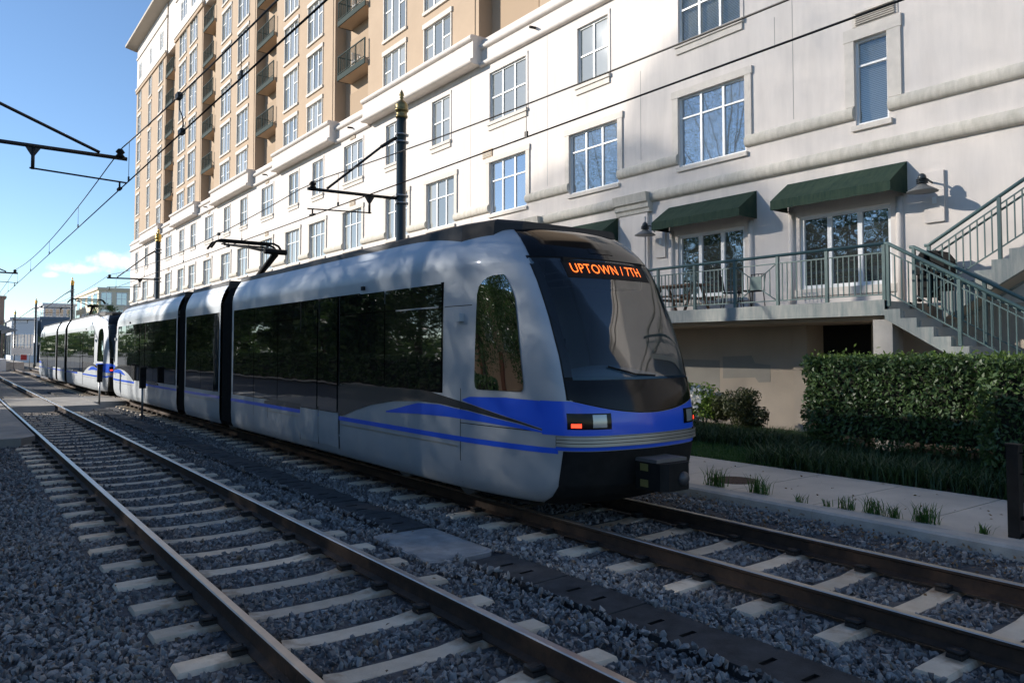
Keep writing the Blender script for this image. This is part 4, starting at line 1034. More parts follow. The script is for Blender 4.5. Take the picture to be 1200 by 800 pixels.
    for sg in (-1, 1):
        for end in (0, 1):
            T = (lambda d: Y(d)) if end == 0 else (lambda d: Y(L_ - d)); body = b0 if end == 0 else b2
            def P(nm, m, a, b, zb, zt, off, par, ny=1, nz=3):
                a, b = T(a), T(b); return side_patch(nm, m, sg, min(a, b), max(a, b), zb, zt, off, par, ny, nz)
            a, b = sorted((T(2.55), T(5.85))); glaze(sg, a, b, 1.44, body, 1.65)
            a, b = sorted((T(5.9), T(11.75))); glaze(sg, a, b, 1.0, body, 1.46)
            a, b = sorted((T(5.85), T(7.6))); door(sg, a, b, body)
            a, b = sorted((T(9.5), T(10.3))); 
            # cab side window with its arched top
            yl = lambda z: 1.80
            def cabwin(z): return .90 + max(0, (z - 1.5)) * .20 + (.0 if z < 2.5 else (z - 2.5) ** 2 * .9)
            rows = []; zsw = [1.50, 1.53, 1.6, 1.8, 2.0, 2.2, 2.4, 2.6, 2.7, 2.8, 2.86, 2.90, 2.92]
            for k, z in enumerate(zsw):
                fr_, bk = cabwin(z), 1.80
                rnd = {0: .05, 1: .015}.get(k, 0); top = {9: .04, 10: .12, 11: .22, 12: .34}.get(k, 0)
                fr_ += rnd; bk -= rnd + top * .8
                if fr_ > bk - .02: fr_ = bk - .02
                ys = [T(fr_ + (bk - fr_) * i / 6) for i in range(7)]
                rows.append([S.side(sg, y, z, .012) for y in ys])
            mb = MB(); mb.grid(rows, M_TRAINGLASS, True, flip=(sg < 0) == (end == 1)); cw = mb.build('cab_window', M_TRAINGLASS, body)
            # livery (painted film a hair above the body)
            zl = lambda d: .90 - .0009 * d * d if d < 8 else .90
            inv = (lambda y: y - y0) if end == 0 else (lambda y: y0 + L_ - y)
            def band(nm, m, a, b, lo, hi, off, ny=24): P(nm, m, a, b, lambda y: lo(inv(y)), lambda y: hi(inv(y)), off, body, ny, 2)
            band('livery_stripe', M_BLUE, .42, 11.9, lambda d: .82, lambda d: .885, .006, 60)
            arch = lambda d: float(np.interp(d, [.50, .95, 1.9, 2.8, 3.5, 4.4, 5.4, 6.4, 7.6, 9.0, 9.6], [1.06, 1.15, 1.31, 1.42, 1.465, 1.48, 1.45, 1.36, 1.19, 1.01, .95]))
            alow = lambda d: float(np.interp(d, [.50, .95, 1.9, 2.6, 3.2, 3.9, 4.6, 5.2, 5.7, 7, 9.6], [1.052, 1.125, 1.225, 1.275, 1.28, 1.24, 1.15, 1.03, .90, .89, .89]))
            band('livery_arch', M_ARCH, .50, 9.6, lambda d: min(alow(d), arch(d) - .005), arch, .0075, 80)
            bt = lambda d: float(np.interp(d, [.50, .95, 1.9, 2.6, 3.2, 4.15], [1.045, 1.115, 1.215, 1.262, 1.25, 1.08]))
            bl = lambda d: float(np.interp(d, [.50, .95, 1.6, 2.4, 3.2, 4.15], [1.035, 1.07, 1.10, 1.115, 1.10, 1.06]))
            band('livery_wedge', M_BLUE, .50, 4.15, bl, lambda d: max(bt(d), bl(d) + .004), .006, 60)
            band('livery_flank', M_BLUE, .42, 2.05, lambda d: min(float(np.interp(d, [.4, .95, 1.9, 2.05], [1.05, 1.155, 1.315, 1.345])), 1.36), lambda d: float(np.interp(d, [.4, 1.2, 1.9, 2.05], [1.40, 1.42, 1.40, 1.36])), .006, 60)
            band('trim_strip', M_BUMPER, 2.15, 5.8, lambda d: .745, lambda d: .765, .010, 2); band('trim_strip', M_BUMPER, 7.7, 9.5, lambda d: .745, lambda d: .765, .010, 2)
            for d in (2.1,): P('panel_gap', M_BLACK, d - .006, d + .006, .3, 1.5, .003, body, 1, 4)
            for d in (9.4, 10.3): P('panel_gap', M_BLACK, d - .006, d + .006, .3, .98, .003, body, 1, 2)
            P('panel_gap', M_BLACK, .6, 2.1, 1.055, 1.065, .0045, body, 12, 1); P('panel_gap', M_BLACK, 1.9, 2.5, 2.56, 2.57, .003, body, 2, 1)
            mb = MB(); yy = T(2.12); q = S.side(sg, yy, 2.42, 0); mb.box(q[0], q[0] + sg * .07, yy - .06, yy + .06, 2.36, 2.46); mb.build('side_camera', M_PAINT, body)
            mb = MB(); yy = T(4.95); q = S.side(sg, yy, 2.98, 0); mb.box(q[0], q[0] + sg * .03, yy - .05, yy + .05, 2.94, 3.0); mb.build('door_lamp', M_BLACK, body)
        glaze(sg, A2 + .12, A3 - .12, 1.0, b1, 1.55)
        side_patch('livery_stripe', M_BLUE, sg, A2, A3, .82, .885, .003, b1)
        side_patch('trim_strip', M_BUMPER, sg, A2 + .2, A3 - .2, .745, .765, .010, b1)
    # --- noses
    for end in (0, 1):
        body = b0 if end == 0 else b2
        def F(nm, m, u0, u1, zb, zt, off, par, nu=16, nz=6):
            zb_ = zb if callable(zb) else (lambda u: zb); zt_ = zt if callable(zt) else (lambda u: zt); rows = []
            for i in range(nu + 1):
                u = u0 + (u1 - u0) * i / nu; rows.append([S.front(u, zb_(u) + (zt_(u) - zb_(u)) * k / nz, off, end) for k in range(nz + 1)])
            mb = MB(); mb.grid(rows, m, True, flip=(end == 1)); return mb.build(nm, m, par)
        smile = lambda u: 1.425 - .15 * (1 - (u / 1.0) ** 2)
        F('mask_backing', M_BLACK, -1.03, 1.03, lambda u: smile(u) - .01, 1.65, .004, body, 24, 4); F('windshield_seal', M_BLACK, -1.03, -.955, 1.61, 3.14, .006, body, 2, 10); F('windshield_seal', M_BLACK, .955, 1.03, 1.61, 3.14, .006, body, 2, 10); F('windshield_seal', M_BLACK, -1.0, 1.0, 3.06, 3.135, .006, body, 20, 1)
        mask = F('lower_mask', M_BLACKGLOSS, -1.02, 1.02, smile, 1.645, .012, body, 24, 4)
        ws = F('windshield', M_WSGLASS, -1.02, 1.02, 1.68, 3.10, .014, body, 24, 10)
        F('roof_dome', M_BLACKGLOSS, -1.0, 1.0, 3.125, 3.56, .012, body, 24, 10)
        F('blue_front', M_BLUE, -1.15, 1.15, 1.03, lambda u: smile(u) - .012 if abs(u) < 1.0 else 1.413, .011, body, 80, 3)
        F('black_apron', M_BLACK, -1.06, 1.06, .212, .855, .016, body, 70, 24)
        bp = F('bumper', M_BLACK, -1.10, 1.10, .91, 1.02, .014, body, 60, 2)
        for z in (.927, .965, 1.003): F('bumper_rib', M_BUMPER, -1.10, 1.10, z - .0155, z + .0155, .04, bp, 60, 2)
        F('blue_lip', M_BLUE, -1.10, 1.10, .862, .902, .014, body, 60, 1)
        for sg in (-1, 1):
            u0, u1 = sorted((sg * .60, sg * 1.04)); h = F('headlight', M_BLACKGLOSS, u0, u1, 1.10, 1.28, .016, body, 6, 2)
            u0, u1 = sorted((sg * .93, sg * 1.015)); F('tail_lamp', M_RED if end == 0 else M_BLACKGLOSS, u0, u1, 1.12, 1.165, .022, h, 2, 1)
            u0, u1 = sorted((sg * .66, sg * .82)); F('head_lamp', mat('lamp_lens', (.35, .37, .38), .15, .4), u0, u1, 1.12, 1.265, .022, h, 3, 2)
        F('high_lamp', M_BLACKGLOSS, -.2, .2, 3.20, 3.27, .02, body, 2, 1)
        # dashboard seen low in the windshield, wiper, sign
        sgn = 1 if end == 0 else -1; yn = y0 if end == 0 else y0 + L_
        def cb(nm, x0, x1, d0, d1, z0, z1, m, par): q = MB(); q.box(XC + x0, XC + x1, yn + sgn * d0, yn + sgn * d1, z0, z1); return q.build(nm, m, par)
        M_DASH = mat('dash_blue_grey', (.16, .25, .31), .5); M_CAB = mat('cab_lining', (.13, .14, .15), .7)
        cb('cab_bulkhead', -1.18, 1.18, 2.4, 2.45, .5, 3.3, M_CAB, body); cb('cab_floor', -1.1, 1.1, .5, 2.4, .9, .95, M_CAB, body); cb('cab_door', -.38, .38, 2.37, 2.395, 1.0, 2.75, mat('cab_door', (.2, .2, .2), .6), body)
        q = MB(); n_ = 16; q.grid([[(XC - .95 + 1.9 * i / n_, yn + sgn * dd, 1.48 + .32 * math.sqrt(max(0, 1 - ((i / n_ - .5) / .55) ** 2)) * hh) for i in range(n_ + 1)] for dd, hh in ((.28, .35), (.5, .8), (.85, 1.0), (1.1, .85), (1.12, -1.0))], M_DASH, True, flip=(end == 1)); q.build('dashboard', M_DASH, body)
        st_ = cb('driver_seat', -.28, .28, 1.45, 1.95, 1.25, 1.40, M_BLACK, body); cb('seat_back', -.27, .27, 1.88, 2.02, 1.40, 2.15, M_BLACK, st_); cb('headrest', -.14, .14, 1.90, 2.0, 2.18, 2.42, M_BLACK, st_)
        cb('display_housing', -.68, .66, .80, 1.15, 2.78, 3.12, M_BLACK, body)
        for k in range(3): F('sun_blind_slat', M_BLACK, -.94, -.66, (lambda u, k=k: 2.70 + .09 * k + (u + .94) * .16), (lambda u, k=k: 2.725 + .09 * k + (u + .94) * .16), -.02, body, 4, 1)
        F('destination_display', M_BLACK, -.70, .66, 2.86, 3.085, .018, ws, 10, 3)
        wp = MB(); p0, p1 = S.front(.1, 1.69, .05, end), S.front(-.55, 1.80, .04, end); wp.tube([p0, S.front(-.2, 1.71, .05, end), p1], .012, 6); wp.build('wiper', M_BLACK, ws)
        sgn = 1 if end == 0 else -1; yb = S.front(0, .5, -.08, end)[1]
        # coupler
        def bx(x0, x1, d0, d1, z0, z1, m): 
            q = MB(); q.box(x0, x1, yb - sgn * d0, yb - sgn * d1, z0, z1); return q.build(*m)
        cp = bx(XC - .11, XC + .11, -.9, .20, .44, .60, ('coupler', M_BLACK, root))
        hd = MB(); hd.prism([(XC - .24, yb - sgn * .12), (XC + .24, yb - sgn * .12), (XC + .24, yb - sgn * .5), (XC + .16, yb - sgn * .56), (XC - .16, yb - sgn * .56), (XC - .24, yb - sgn * .5)], 'z', .41, .72); hd.build('coupler_head', M_BLACK, cp)
        hd = MB(); hd.box(XC - .25, XC + .25, yb - sgn * .1, yb - sgn * .46, .722, .76); hd.build('coupler_cover', mat('cover_steel', (.16, .16, .16), .5, .5), cp)
        hd = MB(); hd.lathe([(.085, -.0), (.08, .02), (.05, .05), (.01, .055)], 0, 0, 16); hd.v = [(XC + .08 + a, yb - sgn * (.555 + c), .54 + b) for a, b, c in hd.v]; hd.build('coupler_cone', mat('cone_iron', (.09, .09, .095), .5, .6), cp)
        for z in (.44, .62):
            q = MB(); q.box(XC - .245, XC - .232, yb - sgn * .2, yb - sgn * .32, z, z + .08); q.build('reflector', mat('reflector_yellow', (.16, .15, .05), .5), cp)
    # lettering of the destination display on the near nose
    cu = bpy.data.curves.new('led', 'FONT'); cu.body = 'UPTOWN / 7TH'; cu.size = .235; cu.align_x = 'CENTER'; cu.align_y = 'CENTER'; cu.space_character = 1.08; cu.resolution_u = 3
    tmp = bpy.data.objects.new('led', cu); COL.objects.link(tmp); dg = bpy.context.evaluated_depsgraph_get(); me = bpy.data.meshes.new_from_object(tmp.evaluated_get(dg)); bpy.data.objects.remove(tmp)
    me.materials.clear(); me.materials.append(M_LED)
    xs_ = [v.co.x for v in me.vertices]; x0_, x1_ = min(xs_), max(xs_)
    for v in me.vertices:
        u = -.62 + (v.co.x - x0_) / (x1_ - x0_) * 1.12; z = 2.975 + v.co.y * .72; p = S.front(u, z, .030, 0); v.co = p
    me.name = 'destination_text'; o = place('destination_text', me, (0, 0, 0)); 
    wsn = [c for c in b0.children if c.name.startswith('windshield')][0]; o.parent = wsn; o.location = -WL[wsn]
    # roof equipment and pantograph
    yp = Y(14.6)
    for (a, b) in ((Y(4.5), Y(7.5)), (Y(20), Y(23.4))):
        mb = MB(); mb.box(XC - .8, XC + .8, a, b, 3.60, 3.74); mb.build('roof_unit', M_ROOF, root)
    pan = MB().box(XC - .55, XC + .55, yp - .75, yp + .75, 3.70, 3.78).build('pantograph', M_BLACK, root)
    ins = MB()
    for a in (-.5, .5):
        for b in (-.65, .65): ins.lathe([(.06, 3.6), (.06, 3.7)], XC + a, yp + b, 8)
    ins.build('insulator', M_BUMPER, pan)
    kn = (XC, yp - 1.75, 4.44); hd_ = (XC, yp + .65, 4.98)
    m_ = MB(); m_.tube([(XC, yp + .1, 3.78), kn], .065, 8); m_.tube([(XC + .12, yp + .25, 3.80), (kn[0] + .1, kn[1] + .12, kn[2] - .04)], .022, 6); m_.build('lower_arm', M_BLACK, pan)
    m_ = MB(); m_.tube([(XC - .28, kn[1], kn[2] + .03), (XC + .28, kn[1], kn[2] + .03)], .07, 8); m_.build('knuckle', M_BLACK, pan)
    m_ = MB(); m_.tube([(XC - .22, kn[1], kn[2] + .05), (XC - .52, hd_[1], hd_[2] - .10)], .028, 6); m_.tube([(XC + .22, kn[1], kn[2] + .05), (XC + .52, hd_[1], hd_[2] - .10)], .028, 6); m_.tube([(XC, kn[1] + .1, kn[2] - .02), (XC, hd_[1], hd_[2] - .14)], .014, 6); m_.build('upper_arm', M_BLACK, pan)
    m_ = MB()
    for dy in (-.18, .18):
        m_.tube([(XC - .98, hd_[1] + dy, hd_[2] - .24), (XC - .86, hd_[1] + dy, hd_[2] - .06), (XC - .72, hd_[1] + dy, hd_[2]), (XC + .72, hd_[1] + dy, hd_[2]), (XC + .86, hd_[1] + dy, hd_[2] - .06), (XC + .98, hd_[1] + dy, hd_[2] - .24)], .032, 6)
    m_.tube([(XC - .6, hd_[1] - .18, hd_[2] - .07), (XC - .6, hd_[1] + .18, hd_[2] - .07)], .02, 6); m_.tube([(XC + .6, hd_[1] - .18, hd_[2] - .07), (XC + .6, hd_[1] + .18, hd_[2] - .07)], .02, 6)
    m_.tube([(XC - .6, hd_[1], hd_[2] - .1), (XC + .6, hd_[1], hd_[2] - .1)], .03, 6); m_.build('collector_head', M_BLACK, pan)
    return root
TRAIN = build_train(6.28, 'silver and blue light rail train in front with its destination display lit orange')
def relabel(o, label): o['label'] = label; return o
TRAIN2 = copy_tree(TRAIN, (0, 29.75, 0))
for b_ in TRAIN2.children:
    for c_ in b_.children:
        if c_.name.startswith('high_lamp') and WL[c_].y < 45: c_.data = c_.data.copy(); c_.data.materials[0] = M_REDHI
relabel(TRAIN2, 'second silver and blue light rail train coupled behind the first, far down the track')
# the coupled ends show no lit tail lamps or display? they do on the photo's near nose only for the first train; the second keeps its high lamps

# ------------------------------------------------------------------ overhead line
PYS = [16.72, 43.6, 77.5, 111, 146]
def catenary_pole(x, y, sg, lab, gold=M_GOLD, wire_x=6.68, detail=True):
    """sg: the direction (in X) in which the bracket reaches"""
    t = empty('catenary_pole', (x, y, -.2), lab, 'catenary pole', 'catenary poles with gold finials')
    m_ = MB(); m_.lathe([(.15, -.25), (.15, .3), (.125, .35), (.118, 7.72)], x, y, 16); m_.build('mast', M_POLE, t)
    m_ = MB(); m_.lathe([(r_, 7.70 + (z_ - 7.70) * f_) for r_, z_, f_ in [(.125, 7.70, 1), (.15, 7.72, 1), (.155, 7.76, 1), (.13, 7.78, 1), (.14, 7.86, 1), (.17, 7.88, 1), (.17, 7.93, 1), (.145, 7.95, 1), (.165, 8.0, 1), (.15, 8.06, 1), (.085, 8.13, 1), (.04, 8.16, 1), (.034, 8.20, 1), (.06, 8.22, 1), (.035, 8.25, 1), (.065, 8.28, 1), (.05, 8.33, 1), (.008, 8.42, 1)]], x, y, 16); m_.build('finial', gold, t)
    for z in (7.12, 7.30, 5.60, 5.78):
        c = MB(); c.lathe([(.118, z - .025), (.135, z - .02), (.135, z + .02), (.118, z + .025)], x, y, 14); c.box(x - .16, x - .12, y - .03, y + .03, z - .03, z + .03); c.box(x + .12, x + .18, y - .04, y + .04, z - .03, z + .03); c.build('collar', M_STEEL, t)
    tip = wire_x + sg * .12
    m_ = MB(); m_.tube([(x + sg * .13, y, 5.70), (tip, y, 5.66)], .038, 8); br = m_.build('bracket_arm', M_WIRE, t)
    m_ = MB(); m_.tube([(x + sg * .14, y, 7.2), (x + sg * .5, y, 6.95), (wire_x - sg * .35, y, 5.72)], .03, 8); m_.tube([(x + sg * .14, y, 7.2), (x + sg * .55, y, 6.91)], .042, 8); m_.build('tie_strut', M_WIRE, t)
    mx_ = wire_x - sg * 1.42
    m_ = MB(); m_.tube([(mx_, y, 5.66), (mx_, y, 5.25)], .03, 8); m_.prism([(mx_ - .13, 5.66), (mx_ + .13, 5.66), (mx_ + .03, 5.5), (mx_ - .03, 5.5)], 'y', y - .015, y + .015); m_.tube([(mx_ - sg * .05, y, 5.27), (tip, y, 5.20)], .017, 6); m_.build('registration_arm', M_WIRE, t)
    m_ = MB(); m_.lathe([(.05, 5.66), (.085, 5.70), (.05, 5.74), (.085, 5.78), (.04, 5.84)], wire_x, y, 10); m_.build('insulator', M_BLACK, t)
    m_ = MB(); m_.tube([(wire_x, y, 5.20), (wire_x, y, 5.06)], .018, 6); m_.box(wire_x - .03, wire_x + .03, y - .12, y + .12, 5.05, 5.09); m_.build('wire_clamp', M_BLACK, t)
    return t
for i, y in enumerate(PYS):
    catenary_pole(8.95, y, -1, ['dark catenary pole with bronze finial rising behind the front train', 'catenary pole with bright gold finial before the far end of the white facade', 'catenary pole with gold finial above the second train', 'thin far catenary pole right of the low blue grey building', 'farthest thin catenary pole near the left edge'][i], M_GOLDOLD if i == 0 else M_GOLD)
for i, y in enumerate((16.2, 43.6, 77.5)):
    catenary_pole(-1.3, y, 1, ['catenary pole left of the frame whose bracket crosses the sky at upper left', 'catenary pole left of the frame whose small bracket shows at the left edge', 'far catenary pole left of the frame beyond the walkway slab'][i], M_GOLD, 2.62)
def mess_z(y, ps):
    for a, b in zip(ps, ps[1:]):
        if a <= y <= b: t = (y - a) / (b - a); return 5.83 - .36 * (1 - (2 * t - 1) ** 2)
    return 5.83
def overhead(x, ps, labc, labm, jumpers=()):
    c = MB(); c.tube([(x, -11, 5.055), (x, 180, 5.055)], .0115, 6); tag(c.build('contact_wire', M_WIRE), labc, 'wire', 'overhead wires')
    ys = [y for y in np.arange(-11, 146.1, 1.5)]; m_ = MB(); m_.tube([(x, y, mess_z(y, ps)) for y in ys], .0115, 6); o = m_.build('messenger_wire', M_WIRE); tag(o, labm, 'wire', 'overhead wires')
    for y in np.arange(-4.5, 120, 6.6):
        zt = mess_z(y, ps); d = MB(); d.tube([(x, y, 5.06), (x, y, zt)], .005, 5); d.box(x - .012, x + .012, y - .03, y + .03, 5.05, 5.14); d.build('dropper', M_WIRE, o)
    for (ya, yb) in jumpers:
        za = mess_z(ya, ps); d = MB(); d.tube([(x, ya, za - .01), (x + .03, ya + .1, za - .15), (x + .05, (ya + yb) / 2 + .1, (za + 5.06) / 2), (x + .03, yb + .05, 5.2), (x, yb, 5.07)], .010, 6)
        d.box(x - .035, x + .035, ya - .08, ya + .08, za - .04, za + .04); d.box(x - .035, x + .035, yb - .08, yb + .08, 5.03, 5.10); d.build('jumper_cable', M_WIRE, o)
overhead(2.62, [-11, 16.2, 43.6, 77.5, 111, 146.2], 'lower contact wire above the empty near track', 'upper messenger wire with droppers above the empty near track', [(11.6, 11.4)])
overhead(6.68, [-11] + PYS[:4] + [146.2], 'lower contact wire above the front train', 'upper messenger wire with droppers above the front train', [(24.2, 23.2)])
LOWTREES = [(-13, 11, 11.5, 4.6), (-13.4, 18.5, 13.5, 5.0), (-12.8, 26, 15.6, 5.4), (-13.2, 33.5, 15.6, 5.2), (-13, 41, 14.6, 4.8)]
ADDEDOAKS = [(-16, 38, 24.4, 6.0, 12.0, 7.8), (-16.5, 50.8, 21.2, 5.5, 8.0, 6.0)]  # oaks added out of view to half-shade the right-hand facade
TALLN = [92000, 51000]; TALLC = [240, 160]
SBX, SBY0, SBY1, SBH = -19.5, 2, 42, 8.5
# ------------------------------------------------------------------ planting
def leaves_obj(name, P, size, m, parent, aspect=.45, nrm=None, jitter=1.0, loc=None):
    V, F = leaf_cards(np.asarray(P), size, aspect, nrm, jitter); loc = loc or tuple(np.asarray(P).mean(0))
    return place(name, np_mesh(name, V - np.array(loc), F, m), loc, parent)
def box_leaves(x0, x1, y0, y1, z0, z1, n, depth=.16, lump=.05):
    """points in the outer skin of a clipped hedge, with outward normals"""
    A = np.array([(y1 - y0) * (z1 - z0)] * 2 + [(x1 - x0) * (z1 - z0)] * 2 + [(x1 - x0) * (y1 - y0)]); k = RNG.choice(5, n, p=A / A.sum())
    u, v, d = RNG.uniform(0, 1, n), RNG.uniform(0, 1, n), RNG.exponential(depth * .4, n)
    X, Y, Z = x0 + u * (x1 - x0), y0 + v * (y1 - y0), z0 + v * (z1 - z0); N_ = np.zeros((n, 3))
    X = np.where(k == 0, x0 + d, np.where(k == 1, x1 - d, X)); Y = np.where(k < 2, y0 + u * (y1 - y0), np.where(k == 2, y0 + d, np.where(k == 3, y1 - d, Y)))
    Z = np.where(k == 4, z1 - d, Z)
    N_[k == 0, 0] = -1; N_[k == 1, 0] = 1; N_[k == 2, 1] = -1; N_[k == 3, 1] = 1; N_[k == 4, 2] = 1
    w = lump * (np.sin(X * 5.1 + Y * 3.3) + np.sin(Y * 6.7 + Z * 5.3) + np.sin(Z * 8.1 - Y * 2.2)) * .5
    P = np.column_stack([X, Y, Z]) + N_ * w[:, None] + RNG.normal(0, .012, (n, 3)); return P, N_
def hedge(x0, x1, y0, y1, z0, z1, n, lab):
    t = empty('hedge', ((x0 + x1) / 2, (y0 + y1) / 2, .06), lab, 'hedge', 'clipped hedges along the planting bed')
    P, N_ = box_leaves(x0, x1, y0, y1, z0, z1, n); leaves_obj('foliage', P, .088, M_LEAF_HEDGE, t, .42, N_ * .9 + np.array([0, 0, .35]), 1.0)
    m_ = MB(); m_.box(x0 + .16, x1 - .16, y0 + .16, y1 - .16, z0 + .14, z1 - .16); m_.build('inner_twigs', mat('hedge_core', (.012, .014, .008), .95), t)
    k = 800; P = np.column_stack([RNG.uniform(x0, x1, k), RNG.uniform(y0, y1, k), z1 + RNG.exponential(.03, k)]); leaves_obj('young_shoots', P, .08, M_LEAF_TOP, t, .4)['kind'] = 'stuff'
    m_ = MB()
    for q in np.arange(y0 + .3, y1 - .2, .55): 
        xs_ = x0 + .35 + .2 * sin(q * 9); m_.tube([(xs_, q, .03), (xs_ + .05, q + .06, z0 * .6), (xs_ + .12, q - .05, z0 + .25)], [.03, .024, .018], 6)
        m_.tube([(xs_ + .5, q + .2, .03), (xs_ + .45, q + .12, z0 + .25)], [.026, .018], 6)
    s = m_.build('stems', M_BARK, t); s['kind'] = 'stuff'
hedge(12.55, 13.9, 4.75, 8.12, .36, 1.86, 19000, 'clipped dark green hedge, the longer one below the staircase')
hedge(11.75, 13.3, 1.2, 4.85, .30, 1.86, 19000, 'clipped hedge block at the right edge of the picture nearest the sidewalk')
def ball_leaves(c, r, n, lumps, seed):
    g = np.random.default_rng(seed); C_ = g.normal(size=(lumps, 3)); C_ /= np.linalg.norm(C_, axis=1)[:, None]; C_ *= g.uniform(.55, .95, lumps)[:, None]
    C_[:, 2] = np.abs(C_[:, 2]) * np.where(g.uniform(size=lumps) < .75, 1, -.5)
    k = g.integers(0, lumps, n); d = g.normal(size=(n, 3)); d /= np.linalg.norm(d, axis=1)[:, None]; rr = g.uniform(.14, .32, n)
    P = C_[k] + d * rr[:, None]; return np.asarray(c) + P * np.asarray(r), d
t = empty('flowering_bush', (14.2, 11.9, .1), 'rounded bush with white blossom and fresh green leaves beside the train front', 'bush')
P, N_ = ball_leaves((14.1, 12.35, .60), (.8, 1.2, .68), 9500, 34, 3); leaves_obj('foliage', P, .075, M_LEAF_BUSH, t, .45, N_)
P, N_ = ball_leaves((14.02, 12.35, .62), (.88, 1.27, .72), 3600, 30, 4); leaves_obj('blossom', P, .085, M_PETAL, t, .9, N_)
t = empty('dark_bush', (14.0, 10.75, .1), 'olive brown rounded bush right of the white flowering bush', 'bush')
P, N_ = ball_leaves((14.1, 10.72, .50), (.62, .68, .62), 7500, 26, 8); leaves_obj('foliage', P, .06, M_LEAF_DARK, t, .5, N_)
m_ = MB(); 
for q in range(5): m_.tube([(14.1, 10.7, .03), (14.1 + .25 * cos(q * 1.3), 10.7 + .25 * sin(q * 1.3), .6)], [.02, .008], 5)
m_.build('stems', M_BARK, t)['kind'] = 'stuff'
# strap-leaved ground cover
n = 26000; y = RNG.uniform(-1, 13.5, n); x = np.where(y < 8.2, RNG.uniform(SWX + .06, 13.2, n), RNG.uniform(12.6, 14.2, n))
cl = RNG.normal(0, .06, (n, 2)); gx, gy = np.round(x / .3) * .3, np.round(y / .3) * .3
P = np.column_stack([np.maximum(gx + cl[:, 0], SWX + .04), gy + cl[:, 1], np.full(n, .05)])
tag(place('ground_cover', np_mesh('ground_cover', *blades(P, .33, .017, 1.0), M_LIRIOPE), (0, 0, 0)), 'dark strap-leaved ground cover under the hedges', 'ground cover', kind='stuff')
# grass tufts at the kerb
TUFT = [(8.66, 7.0, 'widest grass tuft, left of the manhole cover', .30, 90), (8.68, 6.32, 'grass tuft just in front of the manhole cover', .28, 80), (8.60, 5.64, 'small grass tuft, first one right of the manhole', .15, 26), (8.64, 5.3, 'small flat grass tuft, second one right of the manhole', .12, 20),
        (8.66, 5.06, 'upright grass tuft, third one right of the manhole', .2, 46), (8.68, 4.74, 'grass tuft, left one of the close pair in the kerb joint', .24, 60), (8.66, 4.5, 'grass tuft, right one of the close pair in the kerb joint', .18, 46), (8.68, 4.15, 'bushy grass tuft between the close pair and the fence post', .26, 80), (8.66, 3.56, 'low grass tuft next to the black fence post', .12, 34)]
for (x, y, lab, h, k) in TUFT:
    g = RNG.normal(0, .05, (k, 2)) * (h / .2); P = np.column_stack([x + np.abs(g[:, 0]) * .8, y + g[:, 1], np.full(k, .095)]) - np.array([x, y, .095])
    tag(place('grass_tuft', np_mesh('grass_tuft', *blades(P, h * .8, .011, .7), M_BLADE), (x, y, .095)), lab, 'grass tuft', 'grass tufts along the kerb')
# dead leaves and litter
k = 2600; lx = RNG.uniform(7.62, 8.33, k); P = np.column_stack([lx, RNG.uniform(.5, 22, k), np.full(k, BZ + .05) + RNG.uniform(0, .03, k) + bed_z(lx) - BZ])
k2 = 500; P2 = np.column_stack([RNG.uniform(-2, 7.3, k2), RNG.uniform(1.5, 20, k2), np.full(k2, BZ + .055) + RNG.uniform(0, .02, k2)])
k3 = 260; P3 = np.column_stack([RNG.uniform(8.62, 10.8, k3), RNG.uniform(.5, 20, k3), np.full(k3, .103)])
V, F = leaf_cards(np.concatenate([P, P2, P3]), .042, .55, np.array([[0, 0, 1.6]]), .8)
tag(place('leaf_litter', np_mesh('leaf_litter', V, F, leaf_mat('dead_leaf', (.10, .055, .025), (.24, .15, .07), .8, .1)), (0, 0, 0)), 'small brown dead leaves gathered along the kerb and in the ballast', 'leaf litter', kind='stuff')
# manhole
t = empty('manhole_cover', (9.30, 7.15, .096), 'round rust brown manhole cover in the sidewalk', 'manhole')
m_ = MB(); m_.lathe([(.34, .05), (.34, .101), (.315, .103), (.31, .097)], 9.30, 7.15, 32); m_.build('ring', M_MANHOLE, t)
m_ = MB(); m_.lathe([(.305, .05), (.305, .1015), (.28, .103)], 9.30, 7.15, 32)
for k in range(-5, 6):
    w = math.sqrt(max(.0, .27 ** 2 - (k * .048) ** 2)); m_.box(9.30 - w, 9.30 + w, 7.15 + k * .048 - .012, 7.15 + k * .048 + .012, .1, .109)
m_.build('lid', M_MANHOLE, t)
# fence post at the right edge
t = empty('steel_fence', (8.78, 3.2, .1), 'black steel fence post with horizontal rails at the right edge of the sidewalk', 'fence')
m_ = MB(); m_.box(8.72, 8.83, 3.235, 3.345, .08, 1.02); m_.box(8.71, 8.84, 3.225, 3.355, 1.02, 1.04); m_.build('post', M_BLACK, t)
for (z, r) in ((.30, .022), (.13, .022), (.95, .008), (.74, .008)): m_ = MB(); m_.tube([(8.775, 3.235, z), (8.775, .6, z)], r, 8); m_.build('rail', M_BLACK, t)
m_ = MB(); m_.box(8.72, 8.83, .5, .61, .08, 1.02); m_.build('post', M_BLACK, t)

